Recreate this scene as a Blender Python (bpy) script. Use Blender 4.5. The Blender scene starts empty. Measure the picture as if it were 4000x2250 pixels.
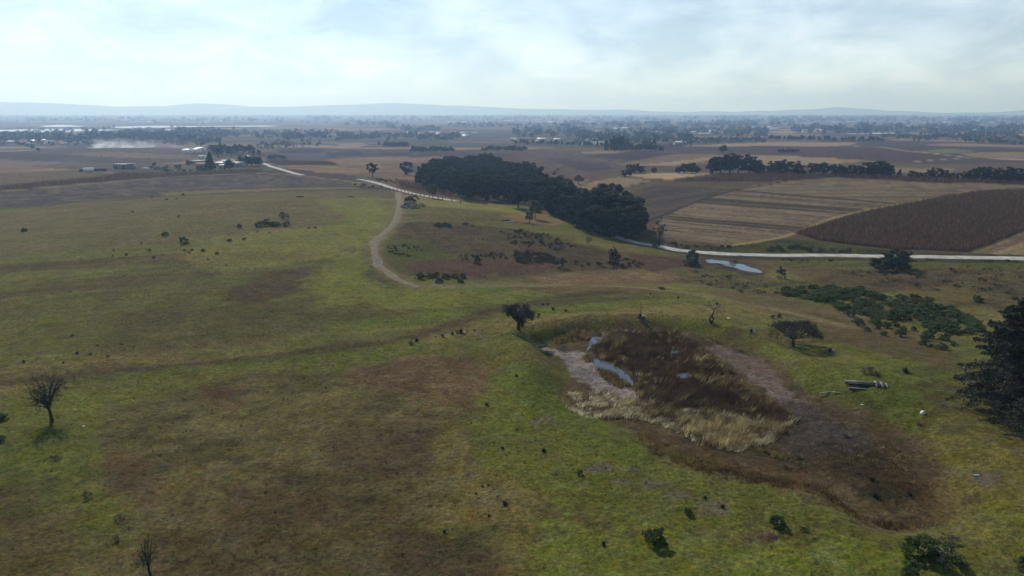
import bpy, math, random
import numpy as np
from mathutils import Vector

random.seed(7)
RNG = np.random.default_rng(7)
R = math.radians

# ------------------------------------------------------------------ camera
IMG_W, IMG_H, FOC = 4000.0, 2250.0, 2804.0
CAM_Z, PITCH = 45.0, R(13.7)
scene = bpy.context.scene
COL = scene.collection
cam_data = bpy.data.cameras.new("camera")
cam_data.sensor_width = 36.0
cam_data.lens = 36.0 * FOC / IMG_W
cam_data.clip_start = 0.5
cam_data.clip_end = 90000.0
cam = bpy.data.objects.new("camera", cam_data)
COL.objects.link(cam)
cam.location = (0, 0, CAM_Z)
cam.rotation_euler = (R(90) - PITCH, 0, 0)
scene.camera = cam

# ------------------------------------------------------------------ sky, sun, exposure
SUN_AZ, SUN_EL = R(-30.0), R(42.0)          # azimuth from +Y, negative = to the left
world = bpy.data.worlds.new("World")
scene.world = world
world.use_nodes = True
wn, wl = world.node_tree.nodes, world.node_tree.links
wn.clear()
w_out = wn.new("ShaderNodeOutputWorld")
w_bg = wn.new("ShaderNodeBackground")
w_bg.inputs["Strength"].default_value = 0.088
sky = wn.new("ShaderNodeTexSky")
sky.sky_type = 'NISHITA'
sky.sun_disc = False
sky.sun_elevation = SUN_EL
sky.sun_rotation = SUN_AZ
sky.altitude = 2500
sky.air_density = 1.3
sky.dust_density = 1.2
sky.ozone_density = 3.0
# thin broken cloud sheet, laid out on a level plane high overhead
tc = wn.new("ShaderNodeTexCoord")
sep = wn.new("ShaderNodeSeparateXYZ")
wl.new(tc.outputs["Generated"], sep.inputs[0])
zz = wn.new("ShaderNodeMath"); zz.operation = 'MAXIMUM'; zz.inputs[1].default_value = 0.0
wl.new(sep.outputs["Z"], zz.inputs[0])
za = wn.new("ShaderNodeMath"); za.operation = 'ADD'; za.inputs[1].default_value = 0.35
wl.new(zz.outputs[0], za.inputs[0])
dx = wn.new("ShaderNodeMath"); dx.operation = 'DIVIDE'
dy = wn.new("ShaderNodeMath"); dy.operation = 'DIVIDE'
wl.new(sep.outputs["X"], dx.inputs[0]); wl.new(za.outputs[0], dx.inputs[1])
wl.new(sep.outputs["Y"], dy.inputs[0]); wl.new(za.outputs[0], dy.inputs[1])
cmb = wn.new("ShaderNodeCombineXYZ")
wl.new(dx.outputs[0], cmb.inputs[0]); wl.new(dy.outputs[0], cmb.inputs[1])
cn = wn.new("ShaderNodeTexNoise")
cn.inputs["Scale"].default_value = 3.4
cn.inputs["Detail"].default_value = 9.0
cn.inputs["Roughness"].default_value = 0.58
cn.inputs["Distortion"].default_value = 0.35
wl.new(cmb.outputs[0], cn.inputs["Vector"])
cr = wn.new("ShaderNodeValToRGB")
cr.color_ramp.elements[0].position = 0.38
cr.color_ramp.elements[0].color = (0, 0, 0, 1)
cr.color_ramp.elements[1].position = 0.65
cr.color_ramp.elements[1].color = (1, 1, 1, 1)
wl.new(cn.outputs["Fac"], cr.inputs[0])
cf = wn.new("ShaderNodeMath"); cf.operation = 'MULTIPLY_ADD'
cf.inputs[1].default_value = 0.58; cf.inputs[2].default_value = 0.29
wl.new(cr.outputs[0], cf.inputs[0])
sl = wn.new("ShaderNodeMath"); sl.operation = 'ADD'; sl.inputs[1].default_value = 0.16
wl.new(zz.outputs[0], sl.inputs[0])
sl2 = wn.new("ShaderNodeMath"); sl2.operation = 'DIVIDE'; sl2.inputs[0].default_value = 0.15; sl2.use_clamp = True
wl.new(sl.outputs[0], sl2.inputs[1])
cf2 = wn.new("ShaderNodeMath"); cf2.operation = 'MULTIPLY'
wl.new(cf.outputs[0], cf2.inputs[0]); wl.new(sl2.outputs[0], cf2.inputs[1])
cm = wn.new("ShaderNodeMixRGB")
cm.inputs[2].default_value = (17.5, 20.0, 22.3, 1)
wl.new(cf2.outputs[0], cm.inputs[0])
wl.new(sky.outputs[0], cm.inputs[1])
wl.new(cm.outputs[0], w_bg.inputs["Color"])
wl.new(w_bg.outputs[0], w_out.inputs["Surface"])

sun_data = bpy.data.lights.new("sun", 'SUN')
sun_data.energy = 5.0
sun_data.angle = R(0.8)
sun_data.color = (1.0, 0.945, 0.86)
sun = bpy.data.objects.new("sun", sun_data)
COL.objects.link(sun)
to_sun = Vector((math.sin(SUN_AZ) * math.cos(SUN_EL), math.cos(SUN_AZ) * math.cos(SUN_EL), math.sin(SUN_EL)))
sun.rotation_euler = to_sun.to_track_quat('Z', 'Y').to_euler()
sun.location = (0, 0, 300)

scene.view_settings.view_transform = 'Standard'
scene.view_settings.look = 'None'
scene.view_settings.exposure = -0.12
scene.view_settings.gamma = 1.0
scene.view_settings.use_curve_mapping = False
scene.render.engine = 'CYCLES'
scene.cycles.use_denoising = True
scene.cycles.max_bounces = 5
scene.cycles.diffuse_bounces = 2
scene.cycles.glossy_bounces = 2
scene.cycles.transmission_bounces = 2
scene.cycles.volume_bounces = 3
scene.cycles.transparent_max_bounces = 6
scene.cycles.volume_step_rate = 1.0
scene.cycles.sample_clamp_indirect = 4.0

# ------------------------------------------------------------------ numpy noise
def _hash(ix, iy, seed):
    h = (ix.astype(np.int64) * 374761393 + iy.astype(np.int64) * 668265263 + seed * 974634777) & 0xFFFFFFFF
    h = ((h ^ (h >> 13)) * 1274126177) & 0xFFFFFFFF
    h = (h ^ (h >> 16)) & 0xFFFFFFFF
    return h / 4294967295.0

def vnoise(x, y, seed=0):
    x0, y0 = np.floor(x), np.floor(y)
    fx, fy = x - x0, y - y0
    fx = fx * fx * (3 - 2 * fx); fy = fy * fy * (3 - 2 * fy)
    a = _hash(x0, y0, seed); b = _hash(x0 + 1, y0, seed)
    c = _hash(x0, y0 + 1, seed); d = _hash(x0 + 1, y0 + 1, seed)
    return (a + (b - a) * fx) * (1 - fy) + (c + (d - c) * fx) * fy

def fbm(x, y, wl_, octs=4, seed=0, gain=0.5):
    s = 0.0; a = 1.0; t = 0.0
    for i in range(octs):
        s = s + a * vnoise(x / wl_ + 13.7 * i, y / wl_ - 7.1 * i, seed + i * 17)
        t += a; a *= gain; wl_ = wl_ * 0.5
    return s / t * 2 - 1

def sstep(a, b, x):
    t = np.clip((x - a) / (b - a), 0, 1)
    return t * t * (3 - 2 * t)

# ------------------------------------------------------------------ terrain height
def ray(px, py):
    u = (np.asarray(px, float) - IMG_W / 2) / FOC
    v = (np.asarray(py, float) - IMG_H / 2) / FOC
    return u, math.cos(PITCH) - v * math.sin(PITCH), -(math.sin(PITCH) + v * math.cos(PITCH))

def on_plane(px, py, z=0.0):
    dx_, dy_, dz_ = ray(px, py)
    t = (z - CAM_Z) / dz_
    return dx_ * t, dy_ * t

# survey spots: where the land lies higher or lower (view spot, height in metres)
SURVEY = [
    (-300,2250,0),(500,2250,0),(1200,2250,0),(2000,2250,0),(2800,2250,0),(3600,2250,0),(4300,2250,0),
    (0,1850,0),(800,1850,0),(1600,1850,0),(2400,1900,0),(3900,1900,.3),(4300,1850,.5),
    (0,1550,.2),(700,1500,.2),(1400,1500,.1),(2000,1500,.1),(3500,1500,-.2),(3900,1550,0),(4300,1600,0),
    (0,1300,.6),(600,1280,.8),(1200,1280,.6),(1700,1260,.4),(2200,1240,.2),(2600,1240,-.2),(3000,1280,-.8),(3400,1380,-1),(3800,1420,-1),(4300,1450,-1),
    (0,1100,1.6),(500,1080,2),(1000,1080,2),(1400,1100,1.2),(1700,1130,0),(2100,1130,-1),(2500,1140,-2),(2900,1190,-3),(3200,1260,-4),(3600,1330,-4.5),(4000,1350,-4.5),
    (0,950,2.2),(500,930,3.2),(1000,920,3.4),(1350,950,2.6),(1600,960,1.4),(1850,960,-.4),(2050,960,-2),
    (0,860,1.2),(500,830,3),(1000,800,3.6),(1400,800,3),(1600,830,2.4),(1800,850,1),(2050,880,-1.4),(2250,930,-4),(2450,985,-7.5),
    (1700,1050,-2.5),(1900,1070,-4),(2150,1075,-5),(2400,1060,-7.5),(2600,1070,-9),
    (2850,1045,-11),(3100,1060,-10),(3400,1080,-9.5),(3800,1090,-8.5),(4300,1100,-8),
    (3100,1130,-8),(3400,1180,-7.5),(3700,1230,-7),(4100,1220,-7),
    (0,780,.5),(400,740,1.5),(900,715,2.4),(1300,715,2.4),(1500,735,2.0),(1650,765,1.6),(1850,795,.3),(2050,825,-1.8),(2250,880,-5),
    (1620,715,-1.5),(1800,730,-5),(2000,745,-8),(2150,790,-9),(2300,840,-10),(2450,900,-11),(2550,930,-11),
    (2700,985,-10.6),(3000,1000,-10.2),(3400,1003,-9.6),(4000,1012,-8.6),(4400,1016,-8),
    (2650,900,-8),(2900,930,-8.6),(3200,930,-8),(3600,950,-7.5),(4000,950,-6.5),
    (2600,800,-4),(3000,820,-3),(3400,830,-2),(3800,830,-1),(4200,830,-1),
    (2450,720,-1.5),(2700,715,0),(3000,720,1),(3400,720,2),(3800,745,2.4),(4200,750,2.4),
    (2550,680,0),(2900,682,1),(3300,686,2),(3700,698,2.4),(4100,705,2.4),
    (2450,645,-6),(2800,645,-6),(3200,655,-6),(3600,668,-6),(4100,675,-6),
    (0,700,-2),(400,675,-3),(800,660,-4),(1150,668,0),(1400,690,1),(1700,650,-4),(2000,670,-8),(2200,660,-8),
    (0,620,-8),(700,620,-8),(1400,610,-8),(2100,600,-6),(2700,595,-3),(3300,595,-3),(4000,610,-4),
    (0,560,-12),(1000,560,-12),(2000,560,-11),(3000,550,-9),(4000,560,-9),
    (0,510,-14),(1000,510,-14),(2000,510,-14),(3000,510,-14),(4000,510,-14),
    (-800,480,-15),(1000,480,-15),(2000,480,-15),(3000,480,-15),(4800,480,-15),
]
_sv = np.array(SURVEY, float)
_sx, _sy = on_plane(_sv[:, 0], _sv[:, 1], _sv[:, 2])
_saz, _sln, _sz = np.arctan2(_sx, _sy), np.log(np.hypot(_sx, _sy)), _sv[:, 2]
KEYS = 0.5 / (0.085 ** 2), 0.5 / (0.10 ** 2)

def h_base(x, y):
    x = np.asarray(x, float); y = np.asarray(y, float)
    shp = np.broadcast(x, y).shape
    xf, yf = np.broadcast_to(x, shp).ravel(), np.broadcast_to(y, shp).ravel()
    az, r = np.arctan2(xf, yf), np.hypot(xf, yf) + 1e-6
    ln = np.log(np.maximum(r, 30.0))
    num = np.zeros_like(r); den = np.zeros_like(r)
    far = np.where(r < 150, 0.0, -15.0 * sstep(300, 1500, r))
    num += far * 1e-3; den += 1e-3
    if len(r) < 3000:
        w = np.exp(-((az[None] - _saz[:, None]) ** 2) * KEYS[0] - ((ln[None] - _sln[:, None]) ** 2) * KEYS[1])
        num += (w * _sz[:, None]).sum(0); den += w.sum(0)
    else:
        for a, l, z in zip(_saz, _sln, _sz):
            w = np.exp(-((az - a) ** 2) * KEYS[0] - ((ln - l) ** 2) * KEYS[1])
            num += w * z; den += w
    z = num / den
    # rolling swells, growing with distance from the pasture
    z = z + fbm(xf, yf, 260.0, 3, 5) * 3.2 * sstep(320, 900, r) * (1 - sstep(4000, 9000, r))
    z = z + 30.0 * sstep(3500, 12500, r)
    z = z + fbm(xf, yf, 38.0, 3, 9) * 0.45 * (1 - sstep(300, 600, r))
    return z.reshape(shp)

def cast(px, py, hf, off=0.0):
    px = np.atleast_1d(np.asarray(px, float)); py = np.atleast_1d(np.asarray(py, float))
    dx_, dy_, dz_ = ray(px, py)
    ts = np.geomspace(45, 30000, 260)
    prev = np.full(px.shape, np.nan); out = np.full(px.shape, np.nan)
    gx, gy = dx_[:, None] * ts, dy_[:, None] * ts
    gz = CAM_Z + dz_[:, None] * ts - (hf(gx, gy) + off)
    for i in range(len(px)):
        k = np.nonzero(gz[i] < 0)[0]
        if len(k) == 0:
            out[i] = ts[-1]; continue
        k = k[0]
        if k == 0:
            out[i] = ts[0]; continue
        lo, hi = ts[k - 1], ts[k]
        tt = np.linspace(lo, hi, 40)
        g = CAM_Z + dz_[i] * tt - (hf(dx_[i] * tt, dy_[i] * tt) + off)
        j = np.nonzero(g < 0)[0][0]
        f = g[j - 1] / (g[j - 1] - g[j]) if j > 0 else 0
        out[i] = tt[j - 1] + (tt[j] - tt[j - 1]) * f if j > 0 else tt[0]
    return dx_ * out, dy_ * out

def poly_sd(x, y, poly):
    """signed distance to a closed polygon, positive inside"""
    px, py = poly[:, 0], poly[:, 1]
    qx, qy = np.roll(px, -1), np.roll(py, -1)
    d2 = np.full(x.shape, 1e18); ins = np.zeros(x.shape, bool)
    for a, b, c, d in zip(px, py, qx, qy):
        ex, ey = c - a, d - b
        t = np.clip(((x - a) * ex + (y - b) * ey) / (ex * ex + ey * ey + 1e-9), 0, 1)
        d2 = np.minimum(d2, (x - a - t * ex) ** 2 + (y - b - t * ey) ** 2)
        cond = ((b > y) != (d > y)) & (x < (c - a) * (y - b) / (d - b + 1e-12) + a)
        ins ^= cond
    s = np.sqrt(d2)
    return np.where(ins, s, -s)

def line_d(x, y, pts):
    d2 = np.full(x.shape, 1e18)
    for (a, b), (c, d) in zip(pts[:-1], pts[1:]):
        ex, ey = c - a, d - b
        t = np.clip(((x - a) * ex + (y - b) * ey) / (ex * ex + ey * ey + 1e-9), 0, 1)
        d2 = np.minimum(d2, (x - a - t * ex) ** 2 + (y - b - t * ey) ** 2)
    return np.sqrt(d2)

POND_PX = [(2095,1345),(2200,1318),(2330,1290),(2600,1288),(2760,1312),(2900,1372),(3010,1430),(3130,1505),(3300,1590),
           (3500,1670),(3620,1790),(3700,1930),(3660,2040),(3480,2050),(3360,1985),(3270,1900),(3050,1850),(2800,1800),
           (2600,1725),(2440,1650),(2280,1600),(2200,1540),(2220,1485),(2190,1430)]
_p = np.array(POND_PX, float)
POND = np.stack(cast(_p[:, 0], _p[:, 1], h_base, -1.5), 1)
POND_C = POND.mean(0)
POND_R = np.hypot(*(POND - POND_C).T).max()
PD = 1.7

def height(x, y):
    z = h_base(x, y)
    x = np.broadcast_to(np.asarray(x, float), z.shape); y = np.broadcast_to(np.asarray(y, float), z.shape)
    m = np.hypot(x - POND_C[0], y - POND_C[1]) < POND_R + 25
    if m.any():
        xm, ym = x[m], y[m]
        sd = poly_sd(xm, ym, POND)
        far = sstep(-12, 22, ym - POND_C[1])
        wd = 7.5 - 4.3 * far
        k = sstep(-wd, 0.6, sd)
        rim = np.exp(-((sd + wd + 2.0) / 2.2) ** 2) * (0.25 + 0.75 * far)
        zm = z[m]
        flat = h_base(np.array([POND_C[0]]), np.array([POND_C[1]]))[0] - PD
        target = 0.8 * flat + 0.2 * (zm - PD)
        z = z.copy()
        z[m] = zm * (1 - k) + target * k + rim
    return z

_cache = {}
def G(px, py):
    """view spots -> ground spots (N,2)"""
    return np.stack(cast(px, py, height), 1)

def GP(pts):
    a = np.array(pts, float)
    return G(a[:, 0], a[:, 1])

def hz(x, y):
    return float(height(np.array([float(x)]), np.array([float(y)]))[0])

# ------------------------------------------------------------------ mesh helpers
def link(o, parent=None):
    COL.objects.link(o)
    if parent is not None:
        o.parent = parent
    return o

def tag(o, label=None, cat=None, group=None, kind=None):
    if label: o["label"] = label
    if cat: o["category"] = cat
    if group: o["group"] = group
    if kind: o["kind"] = kind
    return o

def empty(name, loc, rz=0.0, s=1.0):
    o = bpy.data.objects.new(name, None)
    o.empty_display_size = 0.5
    o.location = loc; o.rotation_euler = (0, 0, rz); o.scale = (s, s, s)
    return link(o)

def np_mesh(name, V, F, mats, mi=None, smooth=False, cols=None):
    """V (n,3); F (m,k) equal-length faces, or a list of such arrays"""
    Fs = F if isinstance(F, list) else [F]
    Fs = [f for f in Fs if len(f)]
    me = bpy.data.meshes.new(name)
    V = np.asarray(V, np.float32)
    me.vertices.add(len(V)); me.vertices.foreach_set("co", V.ravel())
    loops = np.concatenate([np.asarray(f, np.int32).ravel() for f in Fs])
    tot = np.concatenate([np.full(len(f), np.asarray(f).shape[1], np.int32) for f in Fs])
    st = np.concatenate([[0], np.cumsum(tot)[:-1]]).astype(np.int32)
    me.loops.add(len(loops)); me.loops.foreach_set("vertex_index", loops)
    me.polygons.add(len(tot)); me.polygons.foreach_set("loop_start", st); me.polygons.foreach_set("loop_total", tot)
    for m in (mats if isinstance(mats, (list, tuple)) else [mats]):
        me.materials.append(m)
    if mi is not None:
        me.polygons.foreach_set("material_index", np.asarray(mi, np.int32))
    if smooth:
        me.polygons.foreach_set("use_smooth", np.ones(len(tot), bool))
    if cols is not None:
        at = me.color_attributes.new("Col", 'FLOAT_COLOR', 'POINT')
        c4 = np.ones((len(V), 4), np.float32); c4[:, :3] = cols
        at.data.foreach_set("color", c4.ravel())
    me.update(calc_edges=True)
    return me

class MB:
    """collects quads and triangles for one mesh"""
    def __init__(self):
        self.V = []; self.Q = []; self.T = []; self.n = 0
    def add(self, V, Q=None, T=None):
        V = np.asarray(V, float).reshape(-1, 3)
        if Q is not None and len(Q): self.Q.append(np.asarray(Q, int) + self.n)
        if T is not None and len(T): self.T.append(np.asarray(T, int) + self.n)
        self.V.append(V); self.n += len(V)
        return self
    def box(self, c, s, rz=0.0, ry=0.0, rx=0.0, taper=1.0):
        x, y, z = s[0] / 2, s[1] / 2, s[2] / 2
        V = np.array([(-x,-y,-z),(x,-y,-z),(x,y,-z),(-x,y,-z),(-x*taper,-y*taper,z),(x*taper,-y*taper,z),(x*taper,y*taper,z),(-x*taper,y*taper,z)])
        V = rot(V, rx, ry, rz) + np.array(c)
        return self.add(V, [(0,3,2,1),(4,5,6,7),(0,1,5,4),(1,2,6,5),(2,3,7,6),(3,0,4,7)])
    def tube(self, P, Rd, n=6, cap=True):
        P = np.asarray(P, float); k = len(P)
        T = np.gradient(P, axis=0); T /= np.linalg.norm(T, axis=1)[:, None] + 1e-9
        up = np.where(np.abs(T[:, 2:3]) > 0.9, np.array([[1., 0, 0]]), np.array([[0, 0, 1.]]))
        A = np.cross(T, up); A /= np.linalg.norm(A, axis=1)[:, None] + 1e-9
        B = np.cross(T, A)
        an = np.arange(n) * 2 * math.pi / n
        Rd = np.broadcast_to(np.asarray(Rd, float), (k,))
        V = (P[:, None] + Rd[:, None, None] * (A[:, None] * np.cos(an)[None, :, None] + B[:, None] * np.sin(an)[None, :, None])).reshape(-1, 3)
        Q = [(i*n+j, i*n+(j+1)%n, (i+1)*n+(j+1)%n, (i+1)*n+j) for i in range(k-1) for j in range(n)]
        T_ = []
        if cap:
            V = np.vstack([V, P[0], P[-1]])
            for j in range(n):
                T_.append((k*n, (j+1)%n, j)); T_.append((k*n+1, (k-1)*n+j, (k-1)*n+(j+1)%n))
        return self.add(V, Q, T_)
    def mesh(self, name, mats, smooth=False, cols=None):
        F = []
        if self.Q: F.append(np.vstack(self.Q))
        if self.T: F.append(np.vstack(self.T))
        return np_mesh(name, np.vstack(self.V), F, mats, smooth=smooth, cols=cols)
    def build(self, name, mats, parent=None, loc=(0,0,0), rz=0.0, smooth=False):
        o = bpy.data.objects.new(name, self.mesh(name, mats, smooth))
        o.location = loc; o.rotation_euler = (0, 0, rz)
        return link(o, parent)

def rot(V, rx=0, ry=0, rz=0):
    V = np.asarray(V, float)
    for ax, a in ((0, rx), (1, ry), (2, rz)):
        if a:
            c, s = math.cos(a), math.sin(a)
            M = {0: [[1,0,0],[0,c,-s],[0,s,c]], 1: [[c,0,s],[0,1,0],[-s,0,c]], 2: [[c,-s,0],[s,c,0],[0,0,1]]}[ax]
            V = V @ np.array(M).T
    return V

def leaf_quads(C, size, rng, flat=0.0, aspect=1.6, nrm=None):
    """random small leaf faces around centres C (n,3)"""
    n = len(C)
    N = rng.normal(size=(n, 3))
    if nrm is not None: N = N * .55 + nrm * 1.1
    N[:, 2] = N[:, 2] * (1 - flat) + flat * 1.5 * np.sign(N[:, 2] + 1e-6)
    N /= np.linalg.norm(N, axis=1)[:, None]
    A = np.cross(N, rng.normal(size=(n, 3))); A /= np.linalg.norm(A, axis=1)[:, None]
    B = np.cross(N, A)
    s = (size * rng.uniform(0.6, 1.3, n))[:, None]
    V = np.stack([C - A*s*aspect/2, C + B*s/2, C + A*s*aspect/2, C - B*s/2], 1).reshape(-1, 3)
    Q = np.arange(4 * n).reshape(n, 4)
    return V, Q

def copy_tree(o, loc, rz=0.0, s=1.0, sz=None):
    c = o.copy(); COL.objects.link(c)
    c.location = loc; c.rotation_euler = (0, 0, rz); c.scale = (s, s, s if sz is None else sz)
    for ch in o.children:
        d = ch.copy(); COL.objects.link(d); d.parent = c
        for g in ch.children:
            e = g.copy(); COL.objects.link(e); e.parent = d
    return c

# ------------------------------------------------------------------ materials
def mat(name, color, rough=0.9, var=0.25, scale=3.0, spec=0.2, coord='Object', detail=4.0, color2=None, bump=0.0, bscale=None, trans=0.0, randobj=0.0):
    m = bpy.data.materials.new(name); m.use_nodes = True
    nt = m.node_tree; n, l = nt.nodes, nt.links
    bs = n["Principled BSDF"]
    bs.inputs["Roughness"].default_value = rough
    bs.inputs["Specular IOR Level"].default_value = spec
    t = n.new("ShaderNodeTexCoord")
    no = n.new("ShaderNodeTexNoise"); no.inputs["Scale"].default_value = scale; no.inputs["Detail"].default_value = detail
    l.new(t.outputs[coord], no.inputs["Vector"])
    mx = n.new("ShaderNodeMixRGB")
    c = np.array(color, float); c2 = np.array(color2, float) if color2 is not None else c * (1 + var)
    c1 = c * (1 - var) if color2 is None else c
    mx.inputs[1].default_value = (*c1, 1); mx.inputs[2].default_value = (*c2, 1)
    rp = n.new("ShaderNodeMapRange"); rp.inputs[1].default_value = 0.33; rp.inputs[2].default_value = 0.67
    l.new(no.outputs["Fac"], rp.inputs[0]); l.new(rp.outputs[0], mx.inputs[0])
    last = mx.outputs[0]
    if randobj:
        oi = n.new("ShaderNodeObjectInfo")
        hs = n.new("ShaderNodeHueSaturation")
        mr = n.new("ShaderNodeMapRange"); mr.inputs[3].default_value = 1 - randobj; mr.inputs[4].default_value = 1 + randobj
        l.new(oi.outputs["Random"], mr.inputs[0]); l.new(mr.outputs[0], hs.inputs["Value"])
        l.new(last, hs.inputs["Color"]); last = hs.outputs[0]
    l.new(last, bs.inputs["Base Color"])
    if bump:
        nb = n.new("ShaderNodeTexNoise"); nb.inputs["Scale"].default_value = bscale or scale * 3; nb.inputs["Detail"].default_value = 5
        l.new(t.outputs[coord], nb.inputs["Vector"])
        b = n.new("ShaderNodeBump"); b.inputs["Strength"].default_value = bump; b.inputs["Distance"].default_value = 0.1
        l.new(nb.outputs["Fac"], b.inputs["Height"]); l.new(b.outputs[0], bs.inputs["Normal"])
    if trans:
        tr = n.new("ShaderNodeBsdfTranslucent"); l.new(last, tr.inputs["Color"])
        ms = n.new("ShaderNodeMixShader"); ms.inputs[0].default_value = trans
        l.new(bs.outputs[0], ms.inputs[1]); l.new(tr.outputs[0], ms.inputs[2])
        l.new(ms.outputs[0], n["Material Output"].inputs["Surface"])
    return m

def mat_attr(name, rough=0.95, trans=0.0, spec=0.1):
    """colour from the mesh's own Col attribute"""
    m = bpy.data.materials.new(name); m.use_nodes = True
    n, l = m.node_tree.nodes, m.node_tree.links
    bs = n["Principled BSDF"]; bs.inputs["Roughness"].default_value = rough
    bs.inputs["Specular IOR Level"].default_value = spec
    a = n.new("ShaderNodeAttribute"); a.attribute_name = "Col"
    l.new(a.outputs["Color"], bs.inputs["Base Color"])
    if trans:
        tr = n.new("ShaderNodeBsdfTranslucent"); l.new(a.outputs["Color"], tr.inputs["Color"])
        ms = n.new("ShaderNodeMixShader"); ms.inputs[0].default_value = trans
        l.new(bs.outputs[0], ms.inputs[1]); l.new(tr.outputs[0], ms.inputs[2])
        l.new(ms.outputs[0], n["Material Output"].inputs["Surface"])
    return m

def ground_material():
    m = bpy.data.materials.new("ground_cover"); m.use_nodes = True
    n, l = m.node_tree.nodes, m.node_tree.links
    bs = n["Principled BSDF"]; bs.inputs["Roughness"].default_value = 1.0
    bs.inputs["Specular IOR Level"].default_value = 0.05
    a = n.new("ShaderNodeAttribute"); a.attribute_name = "Col"
    t = n.new("ShaderNodeTexCoord")
    def noise(scale, det, rgh=0.6, sc=None):
        q = n.new("ShaderNodeTexNoise"); q.inputs["Scale"].default_value = scale
        q.inputs["Detail"].default_value = det; q.inputs["Roughness"].default_value = rgh
        if sc is not None:
            mp = n.new("ShaderNodeMapping"); mp.inputs["Scale"].default_value = sc
            l.new(t.outputs["Object"], mp.inputs["Vector"]); l.new(mp.outputs[0], q.inputs["Vector"])
        else:
            l.new(t.outputs["Object"], q.inputs["Vector"])
        return q.outputs["Fac"]
    def mrange(x, a0, a1, b0, b1):
        q = n.new("ShaderNodeMapRange"); q.inputs[1].default_value = a0; q.inputs[2].default_value = a1
        q.inputs[3].default_value = b0; q.inputs[4].default_value = b1
        l.new(x, q.inputs[0]); return q.outputs[0]
    def mul(x, y):
        q = n.new("ShaderNodeMath"); q.operation = 'MULTIPLY'; l.new(x, q.inputs[0]); l.new(y, q.inputs[1]); return q.outputs[0]
    fine = mrange(noise(1.7, 8.0, 0.80), 0.34, 0.66, 0.34, 1.66)  # fine mottling; its dark side also stands in for shadows among tussocks
    mid = mrange(noise(0.33, 5.0, .7), 0.3, 0.7, 0.80, 1.20)
    big = mrange(noise(0.06, 3.0), 0.3, 0.7, 0.88, 1.12)
    v = mul(mul(fine, mid), big)
    hs = n.new("ShaderNodeHueSaturation")
    l.new(a.outputs["Color"], hs.inputs["Color"]); l.new(v, hs.inputs["Value"])
    l.new(mrange(noise(0.8, 4.0), 0.3, 0.7, 0.47, 0.53), hs.inputs["Hue"])
    l.new(mrange(noise(0.25, 4.0), 0.3, 0.7, 0.85, 1.12), hs.inputs["Saturation"])
    l.new(hs.outputs[0], bs.inputs["Base Color"])
    b = n.new("ShaderNodeBump"); b.inputs["Strength"].default_value = 1.0; b.inputs["Distance"].default_value = 0.6
    l.new(noise(1.6, 7.0, 0.7), b.inputs["Height"]); l.new(b.outputs[0], bs.inputs["Normal"])
    return m

M = {}
M['ground'] = ground_material()
M['road'] = mat('pale_gravel', (.29,.28,.26), var=.3, scale=.35, bump=.3, bscale=3, detail=8)
M['track'] = mat('worn_earth_track', (.096,.08,.042), var=.35, scale=.7, detail=8, bump=.4, bscale=3)
M['bark'] = mat('grey_brown_bark', (.06,.045,.035), scale=6, bump=.5)
M['darkbark'] = mat('dark_bark', (.035,.027,.022), scale=6, bump=.5)
M['oak'] = mat('oak_leaves', (.020,.028,.013), color2=(.044,.055,.025), scale=.5, rough=.65, spec=.12, trans=.12, randobj=.25)
M['oak2'] = mat('grey_green_leaves', (.035,.042,.026), color2=(.065,.072,.045), scale=.6, rough=.6, spec=.3, trans=.1, randobj=.2)
M['green'] = mat('shrub_leaves', (.045,.075,.022), color2=(.095,.125,.042), scale=1.2, rough=.6, spec=.15, trans=.5, randobj=.2)
M['yellowgreen'] = mat('pale_willow_leaves', (.06,.075,.02), color2=(.1,.11,.035), scale=.8, rough=.6, trans=.25, randobj=.2)
M['greyleaf'] = mat('grey_small_leaves', (.04,.036,.028), color2=(.075,.068,.055), scale=1.5, rough=.7, trans=.1)
M['twig'] = mat('bare_twigs', (.075,.06,.048), color2=(.11,.09,.075), scale=4, rough=.8)
M['dry'] = mat('dry_weeds', (.075,.06,.038), color2=(.12,.10,.06), scale=2, trans=.2, randobj=.25)
M['scrub'] = mat('dark_scrub_leaves', (.042,.052,.024), color2=(.078,.085,.042), scale=2, trans=.2, randobj=.3)
M['cedar'] = mat('cedar_needles', (.016,.021,.011), color2=(.034,.038,.02), scale=1.0, rough=.65, trans=.08)
M['agave'] = mat('agave_leaf', (.022,.034,.026), color2=(.04,.055,.042), scale=3, rough=.5, spec=.4)
M['far'] = mat('distant_leaves', (.025,.034,.02), color2=(.05,.06,.034), scale=.12, rough=.7, randobj=.3)
M['far2'] = mat('distant_conifer_leaves', (.016,.024,.016), color2=(.032,.042,.026), scale=.2, rough=.7, randobj=.3)
M['white'] = mat('white_wall', (.62,.61,.58), var=.1, scale=.4, rough=.8)
M['cream'] = mat('cream_wall', (.42,.37,.30), var=.12, scale=.4, rough=.9)
M['greywall'] = mat('grey_block_wall', (.26,.25,.24), var=.15, scale=.5, rough=.9)
M['tinroof'] = mat('pale_sheet_roof', (.62,.63,.65), var=.12, scale=.6, rough=.4, spec=.5)
M['greyroof'] = mat('weathered_sheet_roof', (.22,.20,.19), var=.2, scale=.6, rough=.6)
M['redroof'] = mat('faded_red_roof', (.18,.085,.06), var=.2, scale=.6, rough=.8)
M['dark'] = mat('dark_opening', (.012,.012,.013), rough=.5)
M['glass'] = mat('window_glass', (.03,.035,.04), rough=.15, spec=.6)
M['wood'] = mat('weathered_timber', (.13,.12,.105), color2=(.26,.25,.23), scale=2.5, bump=.3, rough=.8)
M['darkwood'] = mat('dark_old_timber', (.022,.019,.016), color2=(.05,.043,.038), scale=2.5, bump=.3, rough=.8)
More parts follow.
